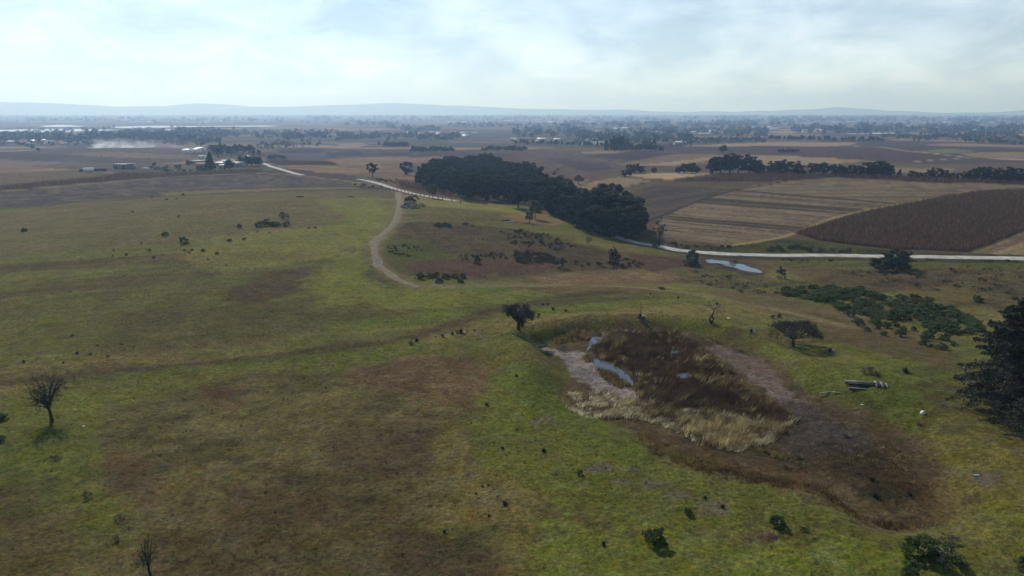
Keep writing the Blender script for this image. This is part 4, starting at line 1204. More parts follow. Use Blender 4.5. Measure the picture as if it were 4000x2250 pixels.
# dark spots in the left pasture
LEFT = [(96,905,26),(646,922,28),(717,953,42),(937,890,26),(1040,882,46),(1012,888,34),(1066,885,34),(1084,884,30),(1121,884,32),(896,944,22),(495,998,16),(583,981,16),
        (601,1009,18),(636,998,10),(722,980,15),(750,980,16),(738,988,14),(795,983,22),(848,993,18),(813,1016,12),(444,981,12),(440,1002,10),(954,938,18),(884,1039,10),(275,1142,10),
        (283,1313,14),(381,1351,12),(651,782,14),(593,771,10),(715,764,16),(690,778,10),(518,830,12),(697,848,14),(552,950,10),(585,950,8),(1207,894,14),(1232,892,14),(1053,910,12),(1006,908,10),(893,920,10)]
for i, (x, y, w_) in enumerate(LEFT):
    big_ = w_ > 24
    bush(x, y, w_, (GREEN if big_ else SCRUB)[i % 3], "larger dark weed bush in the patch on the left pasture" if big_ else "small dark weed bush dotted over the left pasture", .85,
         name="weed_bush", group="larger weed bushes on the left pasture" if big_ else "small weed bushes on the left pasture")
bush(1106, 856, 56, DRY[0], "tall dry brown weeds behind the weed bushes", .7)
def scrub_fill(poly, n, seed, wmin, wmax, kinds, label, group, name="scrub_bush", hf=.8, mind=0):
    for l in scatter_px(poly, n, seed, mind):
        s = U(wmin, wmax) / 2.1
        if name == "thicket_bush" and "packed" in label:
            px_, _ = to_view(l); where = "left end" if px_ < 3280 else "middle" if px_ < 3560 else "right end near the cedars"
            place(name, kinds[random.randrange(len(kinds))], (l[0], l[1], l[2] - .05), U(0, 6.28), s, s * hf * U(.8, 1.2), label.replace("packed in the thicket", "packed in the thicket's " + where), "shrub", group + ", " + where)
            continue
        place(name, kinds[random.randrange(len(kinds))], (l[0], l[1], l[2] - .05), U(0, 6.28), s, s * hf * U(.8, 1.2), label, "shrub", group)
scrub_fill([(1930,890),(2090,905),(2260,965),(2180,985),(2000,955)], 84, 21, .9, 2.0, SCRUB + GREYB[:1], "small grey-green scrub bush on the open hillside", "scrub bushes on the open hillside")
scrub_fill([(2000,990),(2120,992),(2190,1030),(2030,1030)], 46, 22, 1.4, 2.8, SCRUB + GREYB, "dense grey-green scrub bush above the gully", "scrub bushes above the gully", mind=1.5)
scrub_fill([(1785,1002),(1900,990),(1990,996),(1985,1012),(1880,1010),(1790,1020)], 20, 23, .8, 1.6, SCRUB + GREYB, "dark bush overhanging the eroded bank", "bushes along the eroded bank", mind=1.4)
scrub_fill([(2230,1010),(2450,1005),(2540,1040),(2420,1050),(2250,1045)], 22, 24, 1.0, 2.2, SCRUB + GREYB, "scrub bush in the gully beside the bare grey shrub", "scrub bushes in the gully", mind=1.5)
scrub_fill([(1510,955),(1600,955),(1690,985),(1640,1005),(1520,1000)], 24, 25, .7, 1.4, GREEN + SCRUB, "little dark bush on the green spot beside the winding track", "little bushes beside the winding track")
scrub_fill([(3120,1035),(3500,1055),(3990,1035),(3990,1180),(3700,1140),(3400,1095)], 70, 26, .8, 2.0, SCRUB + DRY, "low scrub bush on the brown slope below the gravel road", "scrub bushes on the brown slope", name="slope_scrub", hf=.6)
scrub_fill([(2640,1065),(2760,1060),(2980,1100),(3060,1140),(2960,1160),(2740,1110)], 56, 27, .7, 1.7, SCRUB + DRY, "low weed bush between the small pond and the cart track", "weed bushes below the small pond", name="weed_bush", hf=.65)
scrub_fill([(2980,972),(3060,968),(3200,972),(3330,978),(3330,988),(3000,986)], 15, 28, 1.6, 3.2, SCRUB + GREEN[:1], "roadside bush on the upper verge below the corn", "bushes on the upper verge", mind=2)
scrub_fill([(2620,950),(2760,958),(2860,970),(2850,976),(2640,966)], 16, 29, 1.2, 2.4, SCRUB, "dark bush along the foot of the striped stubble", "bushes at the foot of the stubble", mind=1.5)
scrub_fill([(3050,1012),(3500,1013),(3980,1020),(3980,1028),(3500,1022),(3050,1020)], 44, 30, .8, 1.6, SCRUB, "low dark weed on the lower verge of the gravel road", "weeds on the lower verge", name="verge_weed", hf=.6)
scrub_fill([(3055,1128),(3200,1125),(3420,1145),(3620,1185),(3800,1245),(3830,1300),(3700,1310),(3520,1255),(3330,1225),(3200,1180),(3060,1155)], 96, 31, 3.0, 5.0, GREEN, "leafy green bush packed in the thicket on the right slope", "bushes of the green thicket", name="thicket_bush", hf=.58, mind=2.3)
scrub_fill([(3250,1200),(3400,1240),(3600,1300),(3750,1345),(3740,1385),(3560,1350),(3380,1290),(3270,1240)], 22, 32, 1.6, 3.2, GREEN + SCRUB, "outlying bush along the lower edge of the green thicket", "bushes below the green thicket", name="thicket_bush", mind=3)
scrub_fill([(1430,700),(1560,722),(1760,768),(1740,758),(1560,712),(1440,692)], 26, 33, 1.6, 3.0, SCRUB + DRY, "hedge bush along the far side of the fenced road", "hedge bushes along the fenced road", mind=1.5)
scrub_fill([(1380,725),(1420,715),(1500,735),(1470,742)], 12, 34, 1.0, 2.4, SCRUB, "low bush on the near bank of the road bend", "bushes on the near road bank")
scrub_fill([(560,655),(700,650),(860,668),(820,674),(640,672)], 22, 35, 3.0, 5.0, SCRUB + GREEN, "dark hedge bush in front of the farmhouses", "hedge bushes in front of the farm", mind=3)

# tussocks
TUS = [(1900,1584,20,0),(2018,1471,16,0),(2018,1680,13,0),(1963,1754,18,0),(2124,1764,26,0),(1885,1902,13,0),(1907,1896,13,0),(1860,1930,12,0),(1869,1950,12,0),(1943,1944,12,0),(1972,1972,28,0),
       (1910,2018,16,0),(1736,2080,20,0),(2754,1948,20,0),(2822,1982,22,0),(2358,2128,24,0),(3419,1945,34,0),(3410,1880,30,0),(3552,1890,26,1),(3555,1938,26,0),(301,1381,16,0),(93,1416,16,0),(354,1385,12,0),
       (422,1394,16,1),(248,1419,12,0),(1628,1334,22,0),(1605,1345,22,1),(2105,1232,14,0),(2120,1192,14,0),(2140,1190,12,0),(2160,1210,18,0),(2210,1217,16,0),(2345,1310,20,1),(2102,1241,12,0),(3305,1705,26,1),(3270,1760,20,1),(3120,1790,24,1),(3070,1830,28,1),
       (2650,1165,12,0),(2540,1150,10,0),(2800,1190,14,0),(3590,1660,22,1),(3500,1760,18,1)]
for i, (x, y, w_, d_) in enumerate(TUS):
    l = spots([(x, y)])[0]; s = px2m(l, w_) / 1.0
    place("tussock", [("tussock", (DRYT if d_ else RUSH)[i % 2])], (l[0], l[1], l[2] - .02), U(0, 6.28), s, s * .9,
          "dry straw tussock standing in the pond basin or its margin" if d_ else "small dark rush tussock on the turf", "grass", "dry tussocks" if d_ else "dark rush tussocks")

# ------------------------------------------------------------------ AGAVES
def agave_mesh(seed, n_=26, ln=1.25):
    g = np.random.default_rng(seed); mb = MB()
    for k in range(n_):
        f = k / n_; an = k * 2.399 + g.normal() * .1; el = R(18 + 62 * f + g.normal() * 5); L_ = ln * (1.05 - .25 * f) * g.uniform(.85, 1.1)
        d = np.array([math.cos(an) * math.cos(el), math.sin(an) * math.cos(el), math.sin(el)])
        sd_ = np.array([-math.sin(an), math.cos(an), 0]); up_ = np.cross(d, sd_) * -1
        p0 = np.array([0, 0, .05]); w_ = .11
        a0 = p0; a1 = p0 + d * L_ * .45 - up_ * .03; a2 = p0 + d * L_ * .8; a3 = p0 + d * L_ + np.array([0, 0, .06])
        V_ = [a0 - sd_*w_*.8, a0 + sd_*w_*.8, a1 - sd_*w_*1.1, a1 - up_*.06, a1 + sd_*w_*1.1, a2 - sd_*w_*.6, a2 - up_*.03, a2 + sd_*w_*.6, a3]
        mb.add(V_, [(2,3,6,5),(3,4,7,6)], [(0,3,2),(0,1,3),(1,4,3),(5,6,8),(6,7,8)])
    return mb.mesh("agave_leaves", M['agave'])
AG = [agave_mesh(501), agave_mesh(502, 20), agave_mesh(503, 30)]
def agave(px, py, wpx, k, label):
    l = spots([(px, py)])[0]; s = px2m(l, wpx) / 2.2
    place("agave", [("agave", AG[k])], (l[0], l[1], l[2] - .03), U(0, 6.28), s, s * 1.15, label, "agave")
for x, y, w_, k, lab in [(1702,1320,16,0,"small agave at the left end of the agave row"),(1730,1316,26,1,"second agave from the left in the row left of the round tree"),
        (1768,1308,24,2,"third agave from the left in the row left of the round tree"),(1786,1302,18,0,"agave tucked against the biggest one in the row"),(1802,1302,36,2,"biggest agave of the row left of the round tree"),
        (1825,1295,12,1,"tiny agave right of the biggest one in the row"),(1853,1294,18,0,"agave second from the right end of the row"),(1884,1295,14,1,"last agave at the right end of the row"),
        (2935,1300,34,2,"agave on the bank between the dead tree and the acacia"),(3242,1374,32,0,"agave at the tip of the acacia's shadow"),(3537,1458,46,2,"agave alone on the turf right of the timber stack")]:
    agave(x, y, w_, k, lab)
l = spots([(2502, 1240)])[0]; s = px2m(l, 40) / 2.2
e = tag(empty("agave", (l[0], l[1], l[2] - .03), 0, s), "agave with a tall bare flower stalk on the pond's far bank", "agave")
link(bpy.data.objects.new("leaves", AG[1]), e)
st = MB(); hs_ = px2m(l, 72) / s
st.tube([(0,0,0),(.02,0,hs_*.4),(-.05,0,hs_)], [.09,.07,.035], 6)
st.build("flower_stalk", M['darkbark'], e)
sk = MB()
g = np.random.default_rng(9)
for k in range(16):
    an = g.uniform(0, 6.28); sk.tube([(0,0,.1),(.6*math.cos(an),.6*math.sin(an),.3),(1.1*math.cos(an),1.1*math.sin(an),-.1)], [.09,.07,.02], 4)
sk.build("dead_leaves", M['dry'], e)
print("plants done", len(bpy.data.objects))

# ------------------------------------------------------------------ REEDS, CORN, GRASS (too many to count)
def sample_poly(Wp, n, g, near=1.0):
    lo, hi = Wp.min(0), Wp.max(0); out = []; tot = 0
    while tot < n:
        p = g.uniform(lo, hi, (n * 2, 2)); p = p[poly_sd(p[:, 0], p[:, 1], Wp) > 0]; out.append(p); tot += len(p)
    return np.vstack(out)[:n]

def ground_tint(P):
    """plant colour of the land cover at ground spots"""
    az = np.arctan2(P[:, 0], P[:, 1]); r = np.hypot(P[:, 0], P[:, 1])
    ci = np.clip(np.searchsorted(az_out, az), 0, nC - 1); ri = np.clip(np.searchsorted(rr, r), 0, nR - 1)
    return C[ri * nC + ci]

def blades(name, P, hgt, wd, lean, cols, mtl, label, g, curl=.5, cat="grass"):
    n_ = len(P); Z = height(P[:, 0], P[:, 1]) - .04
    B = np.column_stack([P, Z]); an = g.uniform(0, 6.28, n_)
    t = np.stack([np.cos(an), np.sin(an) * .5, an * 0], 1) * (wd * g.uniform(.6, 1.4, n_))[:, None]
    Md = B + np.column_stack([lean * .3, hgt * .62]); Tp = B + np.column_stack([lean, hgt * (1 - .12 * np.hypot(lean[:, 0], lean[:, 1]) / (hgt + .01) * curl)])
    V = np.stack([B - t, B + t, Md + t * .7, Md - t * .7, Tp], 1).reshape(-1, 3)
    o = np.arange(n_)[:, None] * 5
    me = np_mesh(name, V, [o + np.array([[0, 1, 2, 3]]), o + np.array([[3, 2, 4]])], mtl, cols=np.repeat(cols, 5, 0))
    ob = link(bpy.data.objects.new(name, me))
    return tag(ob, label, cat, None, "stuff")

M['blade'] = mat_attr('blade_cover', trans=.4)
M['reed'] = mat_attr('reed_stems', trans=.45)
g = np.random.default_rng(601)
def rpx(a): return [(1900 + x / 1.811, 1100 + y / 1.811) for x, y in a]
REED = GP(rpx([(840,375),(940,355),(1120,355),(1320,360),(1450,420),(1590,530),(1740,640),(1860,790),(2000,850),(2150,930),(2200,990),(2080,1110),(1900,1170),(1660,1190),(1500,1150),(1400,1080),(1200,990),(1020,940),(960,880),(1080,790),(1060,720),(1000,640),(880,580),(740,530),(720,470),(780,430)]))
STRAW = GP([(2215,1545),(2300,1520),(2400,1545),(2470,1560),(2560,1570),(2640,1600),(2720,1620),(2850,1620),(2960,1630),(3050,1650),(3100,1640),(3090,1680),(3020,1720),(2930,1760),(2840,1765),(2740,1735),(2650,1690),(2540,1650),(2420,1630),(2300,1635),(2220,1600)])
HOLES = [GP([(2630,1460),(2690,1452),(2712,1470),(2680,1488),(2635,1482)]), GP([(2610,1365),(2665,1368),(2655,1388),(2610,1384)]),
         GP([(2318,1398),(2375,1412),(2445,1452),(2482,1498),(2450,1510),(2400,1485),(2335,1442)])]
def clumps(Wp, n_, g, per, rad, hgt, keep, colf, wind=.55, name="reeds", label="", wd=.035):
    """clumped blades: every clump shares height, lean and tone"""
    c = sample_poly(Wp, n_, g); c = c[keep(c)]
    c = c[np.all([poly_sd(c[:, 0], c[:, 1], hp) < .1 for hp in HOLES], 0)] if len(c) > 800 else c
    m = len(c); hc = hgt(c) * g.uniform(.65, 1.25, m); tone = colf(c)
    wl_ = np.stack([wind * (1 + .7 * fbm(c[:, 0], c[:, 1], 4.0, 2, 617)), .15 + .45 * fbm(c[:, 0], c[:, 1], 4.0, 2, 619)], 1) + g.normal(size=(m, 2)) * .16
    i = np.repeat(np.arange(m), per); a = g.uniform(0, 6.28, len(i)); r = np.sqrt(g.random(len(i))) * rad * g.uniform(.6, 1.5, m)[i]
    off = np.stack([np.cos(a), np.sin(a)], 1)
    P = c[i] + off * r[:, None]
    hh = hc[i] * g.uniform(.6, 1.1, len(i))
    lean = (wl_[i] + off * (r / rad * .28)[:, None] + g.normal(size=(len(i), 2)) * .10) * hh[:, None]
    cols = tone[i] * g.uniform(.65, 1.3, (len(i), 1))
    blades(name, P, hh, wd, lean, cols, M['reed'], label, g, cat="reeds")
    return len(i)
def reed_col(c):
    q = fbm(c[:, 0], c[:, 1], 6.0, 3, 613); k = fbm(c[:, 0], c[:, 1], 2.2, 2, 615)
    ed = np.clip((poly_sd(c[:, 0], c[:, 1], REED) + 2.5 * k) / 3.0, 0, 1)
    st = sstep(-2.5, 3.5, poly_sd(c[:, 0], c[:, 1], STRAW) + 5.0 * fbm(c[:, 0], c[:, 1], 4.0, 3, 614) - 1.5)
    pale = g.random(len(c)) < np.clip(.03 + .8 * st + .18 * (1 - ed) + .35 * sstep(.28, .5, q), 0, .95)
    dark = np.where(g.random((len(c), 1)) < .3, S(102,82,60), S(76,59,46)) * (1 + .4 * k)[:, None]
    olive = np.where(g.random((len(c), 1)) < .35, S(134,118,72), S(184,170,124))
    return np.where(pale[:, None], olive, dark) * g.uniform(.6, 1.25, (len(c), 1))
def reed_keep(c):
    sd_ = poly_sd(c[:, 0], c[:, 1], REED) + 2.6 * fbm(c[:, 0], c[:, 1], 3.0, 3, 609)
    return (sd_ > g.uniform(-.4, 1.8, len(c))) & (fbm(c[:, 0], c[:, 1], 4.5, 3, 611) > -.62)
clumps(REED, 4200, g, 16, .55, lambda c: 1.15 + .75 * fbm(c[:, 0], c[:, 1], 6.0, 3, 613), reed_keep, reed_col, label="bed of tall brown reeds in the middle of the pond")
def straw_keep(c):
    sd_ = poly_sd(c[:, 0], c[:, 1], STRAW)
    return fbm(c[:, 0], c[:, 1], 3.4, 3, 621) + .10 * np.clip(sd_, 0, 3) + g.normal(size=len(c)) * .12 > .04
clumps(STRAW, 2300, g, 16, .5, lambda c: .80 + .5 * fbm(c[:, 0], c[:, 1], 3.2, 3, 621), straw_keep,
       lambda c: np.where(g.random((len(c), 1)) < .22, S(104,82,58), np.where(g.random((len(c), 1)) < .4, S(150,138,102), S(214,206,172))) * g.uniform(.6, 1.15, (len(c), 1)), wind=.75,
       name="straw_reeds", label="pale straw-coloured reeds bent over along the near edge of the pond", wd=.03)
MARSH = GP([(2440,1660),(2600,1720),(2800,1780),(3000,1800),(3100,1700),(3200,1620),(3400,1680),(3600,1820),(3670,1980),(3560,2040),(3380,1990),(3250,1900),(3000,1870),(2700,1800),(2480,1710)])
clumps(MARSH, 900, g, 12, .35, lambda c: .35 + .25 * fbm(c[:, 0], c[:, 1], 4.0, 2, 641), lambda c: fbm(c[:, 0], c[:, 1], 5.0, 3, 643) > g.uniform(-.1, .5, len(c)),
       lambda c: np.where(g.random((len(c), 1)) < .55, S(96,72,48), S(150,132,92)) * g.uniform(.6, 1.2, (len(c), 1)), wind=.3, name="marsh_grass", label="scattered dry grass clumps over the drying marsh", wd=.028)
BANK = GP([(2450,1690),(2600,1750),(2800,1815),(3000,1860),(3200,1900),(3300,1950),(3400,2020),(3560,2060),(3650,2045),(3660,2065),(3480,2075),(3340,2030),(3220,1950),(3000,1900),(2750,1850),(2560,1780),(2440,1710)])
clumps(BANK, 800, g, 14, .45, lambda c: .55 + .3 * fbm(c[:, 0], c[:, 1], 4.0, 2, 645), lambda c: fbm(c[:, 0], c[:, 1], 6.0, 3, 647) > g.uniform(-.7, .3, len(c)),
       lambda c: np.where(g.random((len(c), 1)) < .7, S(78,60,42), S(112,94,62)) * g.uniform(.6, 1.2, (len(c), 1)), wind=.25, name="bank_grass", label="ragged brown grass along the near bank of the pond", wd=.03)
# small reed islands and far margin
for poly, n_, lab in [(rpx([(445,440),(520,395),(640,350),(745,360),(740,410),(600,425),(500,445)]), 3200, "low reed islet at the pond's far left corner"),
                      (rpx([(670,545),(710,525),(755,540),(745,575),(690,575)]), 700, "small round reed islet in the mud"),
                      (rpx([(780,630),(850,625),(960,680),(1000,730),(960,760),(860,720)]), 2200, "reed islet between the mud and the open water"),
                      (rpx([(1900,1185),(2040,1195),(2150,1235),(2120,1270),(1950,1240)]), 1200, "thin pale reeds at the right end of the straw edge")]:
    Wp = GP(poly)
    clumps(Wp, n_ // 9, g, 13, .42, lambda c: .75 + .4 * fbm(c[:, 0], c[:, 1], 2.5, 2, 651), lambda c: poly_sd(c[:, 0], c[:, 1], Wp) + 1.2 * fbm(c[:, 0], c[:, 1], 1.8, 2, 653) > g.uniform(-.2, .6, len(c)),
           lambda c: np.where(g.random((len(c), 1)) < .45, S(84,66,46), S(146,130,86)) * g.uniform(.6, 1.2, (len(c), 1)), wind=.4, label=lab)

# rough grass: along banks, in the basin, on the hillside, over the turf
RG = []
for poly, n_, hm, f in [
    ([(2440,1650),(2600,1715),(2800,1790),(3050,1845),(3270,1890),(3360,1975),(3480,2040),(3640,2035),(3400,2060),(3250,1960),(3000,1890),(2700,1820),(2480,1730)], 9000, .45, 1.15),
    ([(3060,1700),(3450,1760),(3640,1900),(3650,2020),(3480,2040),(3300,1900),(3080,1850)], 9000, .35, 1.1),
    ([(2110,1330),(2330,1285),(2600,1283),(2760,1305),(2980,1400),(2900,1385),(2700,1315),(2400,1300),(2150,1345)], 6000, .35, .9),
    ([(1560,870),(1900,850),(2250,930),(2480,1010),(2500,1060),(1900,1095),(1650,1090),(1530,1000)], 12000, .5, 1.1),
    ([(2500,1060),(2750,1040),(3000,1080),(3300,1100),(3900,1200),(3700,1330),(3200,1200),(2700,1110)], 14000, .5, 1.15),
    ([(3000,1020),(4100,1030),(4100,1210),(3600,1140),(3050,1050)], 10000, .5, 1.1),
    ([(2640,955),(3050,935),(3350,966),(3780,992),(4100,1006),(2900,988)], 5000, .6, 1.0),
    ([(1700,820),(2100,835),(2250,900),(1900,870),(1640,860)], 5000, .4, 1.15),
    ([(400,840),(1400,770),(1440,940),(900,1050),(300,1050)], 9000, .45, .9),
    ([(0,1500),(1900,1380),(2200,1600),(2600,1800),(3300,2000),(3700,2250),(0,2250)], 42000, .16, 1.15),
    ([(3150,1400),(3700,1450),(3800,1650),(4000,1800),(4000,2200),(3720,2100),(3640,1750),(3300,1560)], 9000, .2, 1.15),
    ([(0,1150),(1700,1120),(2500,1150),(2100,1300),(1700,1360),(0,1480)], 14000, .22, 1.1)]:
    Wp = GP(poly); P = sample_poly(Wp, n_, g)
    dn = fbm(P[:, 0], P[:, 1], 6.0, 3, 631); P = P[(dn > g.uniform(-.9, .6, len(P))) & (poly_sd(P[:, 0], P[:, 1], Wp) + 4 * dn > g.uniform(0, 5, len(P)))]
    RG.append((P, hm, f))
Pall = np.vstack([p for p, _, _ in RG]); hm = np.concatenate([np.full(len(p), h_) for p, h_, _ in RG]); ff = np.concatenate([np.full(len(p), f_) for p, _, f_ in RG])
rep = 2
Pall = np.repeat(Pall, rep, 0) + g.normal(size=(len(Pall) * rep, 2)) * .12; hm = np.repeat(hm, rep); ff = np.repeat(ff, rep)
hh = hm * g.uniform(.5, 1.3, len(Pall))
lean = g.normal(size=(len(Pall), 2)) * hh[:, None] * .5
cols = ground_tint(Pall) * (ff * g.uniform(.8, 2.2, len(Pall)))[:, None]
blades("grass", Pall, hh, .045, lean, cols, M['blade'], "rough grass growing over the pasture and pond banks", g)

# coarse tufts the cattle leave standing
TUFT = GP([(0,1120),(900,1080),(1700,1130),(2400,1140),(2050,1330),(2150,1500),(2500,1740),(3100,1920),(3450,2090),(3800,2090),(3900,2250),(0,2250)])
clumps(TUFT, 2600, g, 9, .16, lambda c: .26 + .1 * fbm(c[:, 0], c[:, 1], 8.0, 2, 661), lambda c: fbm(c[:, 0], c[:, 1], 14.0, 3, 663) > g.uniform(-.7, .5, len(c)),
       lambda c: ground_tint(c) * g.choice([.35, .5, .8, 1.5], (len(c), 1)), wind=.05, name="grass_tufts", label="coarse uneaten grass tufts dotted over the pasture", wd=.03)

# standing dry corn
def corn(name, polys, dens, hgt, label, seed, rowdir=None, max_n=60000):
    g = np.random.default_rng(seed); Vs = []; cols = []; P = []
    for poly in polys:
        Wp = GP(poly); lo, hi = Wp.min(0), Wp.max(0)
        if rowdir is not None:
            q = GP(rowdir); d = q[1] - q[0]; a = math.atan2(d[1], d[0])
        else: a = .1
        ar = .5 * abs(np.sum(Wp[:, 0] * np.roll(Wp[:, 1], -1) - np.roll(Wp[:, 0], -1) * Wp[:, 1]))
        n_ = int(min(max_n, ar * dens)); p = sample_poly(Wp, n_, g)
        u = p[:, 0] * math.cos(a) + p[:, 1] * math.sin(a); v = -p[:, 0] * math.sin(a) + p[:, 1] * math.cos(a)
        v = np.round(v / .85) * .85 + g.normal(size=n_) * .16
        P.append(np.stack([u * math.cos(a) - v * math.sin(a), u * math.sin(a) + v * math.cos(a)], 1))
    P = np.vstack(P); n_ = len(P)
    Z = height(P[:, 0], P[:, 1]) - .05; B = np.column_stack([P, Z]); H_ = hgt * g.uniform(.7, 1.15, n_)
    an = g.uniform(0, 6.28, n_); t = np.stack([np.cos(an), np.sin(an), an * 0], 1)
    lean = np.column_stack([g.normal(size=(n_, 2)) * .15, np.zeros(n_)])
    top = B + lean + np.column_stack([np.zeros((n_, 2)), H_])
    V = [B - t * .03, B + t * .03, top + t * .05, top - t * .05]
    T_ = []
    for k in range(4):
        f = .3 + .2 * k; c = B + (top - B) * f; an2 = an + k * 3.14 + g.normal(size=n_) * .6; d = np.stack([np.cos(an2), np.sin(an2), an2 * 0], 1)
        ln = g.uniform(.25, .5, n_)[:, None]
        s_ = np.stack([-np.sin(an2), np.cos(an2), an2 * 0], 1) * .055
        V += [c - s_ + d * ln * .3 + (0, 0, .18), c + s_ + d * ln * .3 + (0, 0, .18), c + d * ln + np.column_stack([np.zeros((n_, 2)), -g.uniform(.05, .45, n_)]), c]
    m_ = len(V); V = np.stack(V, 1).reshape(-1, 3); o = np.arange(n_)[:, None] * m_
    Q = [o + np.array([[0, 1, 2, 3]])]; T_ = []
    for k in range(4):
        b = 4 + 4 * k; T_ += [o + np.array([[b + 3, b, b + 1]]), o + np.array([[b, b + 2, b + 1]])]
    tone = np.where(g.random((n_, 1)) < .22, S(124,102,74), S(90,71,53)) * g.uniform(.65, 1.15, (n_, 1))
    me = np_mesh(name, V, [np.vstack(Q), np.vstack(T_)], M['blade'], cols=np.repeat(tone, m_, 0))
    tag(link(bpy.data.objects.new(name, me)), label, "corn", None, "stuff")
    return n_
n1 = corn("corn_field", [[(3110,910),(3200,880),(3400,824),(3640,780),(3700,767),(3850,750),(4080,742),(4080,880),(4000,903),(3900,938),(3780,983),(3500,973),(3350,958),(3200,938)]], 2.6, 1.65, "dry standing corn covering the hillside field above the gravel road", 651, [(3200,940),(3900,938)], 42000)
n2 = corn("corn_strip", [[(2630,707),(2850,688),(3000,676),(3500,692),(4050,706),(4050,727),(3500,706),(3270,692),(3150,700),(3000,707),(2850,711)]], .8, 2.2, "dark strip of standing corn in front of the hedgerow oaks", 653, [(2900,700),(3900,715)], 9000)
n3 = corn("corn_strip", [[(-60,738),(250,708),(420,692),(480,678),(700,679),(950,668),(1030,665),(1000,674),(700,688),(400,709),(-60,755)]], .5, 2.2, "dark strip of standing corn in front of the farm", 655, [(0,740),(900,672)], 8000)
n4 = corn("corn_strip", [[(1035,636),(1055,624),(1250,635),(1320,645),(1100,645)], [(1545,705),(1640,722),(1760,754),(1775,772),(1640,750),(1565,730)]], .7, 2.2, "small plots of dry corn beside the road and the farm track", 657, None, 5000)
print("corn", n1, n2, n3, n4)

# ------------------------------------------------------------------ BUILT AND LOOSE THINGS
def at(px, py): return spots([(px, py)])[0]
# wire fence along the road
FP = [(1510,742),(1523,744),(1537,746),(1552,748),(1567,751),(1581,754),(1595,757),(1610,760),(1625,763),(1642,767),(1657,769),(1677,773),(1712,778),(1729,781),(1764,787),(1800,794)]
L = spots(FP); b0 = L[0]
fe = tag(empty("wire_fence", b0), "wire fence on dark wooden posts along the near side of the road", "fence")
tops = []
for i, p in enumerate(L):
    hp = U(1.55, 1.9); rel = np.array(p) - np.array(b0)
    mb = MB(); tx, ty = U(-.1, .1), U(-.1, .1)
    mb.tube([(0,0,-.3),(tx*.5,ty*.5,hp*.5),(tx,ty,hp)], [.19,.18,.15], 7)
    mb.build("post", M['darkwood'], fe, tuple(rel)); tops.append(rel + np.array([tx, ty, hp]))
for f in (.9, .6, .3):
    mb = MB(); pts = []
    for a, b in zip(tops[:-1], tops[1:]):
        a_, b_ = a - (0,0,1.7*(1-f)), b - (0,0,1.7*(1-f))
        pts += [a_, (a_ + b_) / 2 - (0,0,.06)]
    pts.append(tops[-1] - (0,0,1.7*(1-f)))
    mb.tube(pts, .012, 4); mb.build("wire", M['darkwood'], fe)
# stone heap
def rock(seed, sub=0):
    g = np.random.default_rng(seed)
    t = (1 + 5 ** .5) / 2
    V = np.array([(-1,t,0),(1,t,0),(-1,-t,0),(1,-t,0),(0,-1,t),(0,1,t),(0,-1,-t),(0,1,-t),(t,0,-1),(t,0,1),(-t,0,-1),(-t,0,1)], float)
    V /= np.linalg.norm(V[0]); V *= g.uniform(.75, 1.15, (12, 1)); V *= np.array([1, .8, .62])
    F = np.array([(0,11,5),(0,5,1),(0,1,7),(0,7,10),(0,10,11),(1,5,9),(5,11,4),(11,10,2),(10,7,6),(7,1,8),(3,9,4),(3,4,2),(3,2,6),(3,6,8),(3,8,9),(4,9,5),(2,4,11),(6,2,10),(8,6,7),(9,8,1)])
    return np_mesh("stone", V * .5, F, M['stone'])
ROCKS = [rock(700 + k) for k in range(5)]
l = at(1602, 812)
hp = tag(empty("stone_heap", l), "heap of grey field stones beside the top of the winding track", "stones")
w_ = px2m(l, 78); h_ = px2m(l, 34)
for k in range(85):
    an = U(0, 6.28); r = math.sqrt(random.random()); z = h_ * (1 - r) ** .8 * U(.75, 1.0)
    o = link(bpy.data.objects.new("stone", ROCKS[k % 5]), hp)
    o.location = (r * w_ / 2 * math.cos(an), r * w_ / 2.3 * math.sin(an), z); o.rotation_euler = (U(0, 6), U(0, 6), U(0, 6)); o.scale = [U(.7, 1.5)] * 3
bush(1608, 792, 52, SCRUB[0], "dark shrub growing out of the back of the stone heap", .9)
bush(1650, 806, 34, DRY[0], "dry brambles trailing right of the stone heap", .5)
bush(1590, 790, 26, SCRUB[1], "small shrub on the left shoulder of the stone heap", 1.3)
# logs and planks lying in the grass
def beam(px, py, lpx, ang, thick, label, mtl='darkwood', group=None, zoff=0.0, name="timber_beam", wd=None):
    l = at(px, py); ln = px2m(l, lpx)
    mb = MB().box((0, 0, thick / 2), (ln, wd or thick * 1.3, thick)); mb.box((ln * .22, 0, thick * .5 + .004), (ln * .5, (wd or thick * 1.3) * 1.03, thick * .9))
    o = mb.build(name, M[mtl], None, (l[0], l[1], l[2] + zoff), ang)
    return tag(o, label, "timber", group)
beam(1172, 770, 26, .1, .5, "dark log lying in the grass near the top of the left pasture", name="log")
beam(1370, 770, 26, .0, .4, "dark log lying left of the winding track's upper end", name="log")
beam(1082, 772, 36, -.1, .25, "pale broken branch in the grass of the upper left pasture", 'wood', name="log")
beam(1975, 862, 34, .25, .4, "dark log at the left of the three fallen timbers on the hillside", name="log")
beam(2003, 868, 36, -.35, .35, "middle one of the three fallen timbers on the hillside", 'wood', name="log")
beam(1985, 868, 24, .6, .3, "short one of the three fallen timbers on the hillside", 'wood', name="log")
beam(2052, 873, 34, .0, .35, "dark plank lying at the foot of the small hillside tree", name="plank")
beam(3160, 1352, 130, -.38, .16, "long dark log lying in the acacia's shadow", name="log")
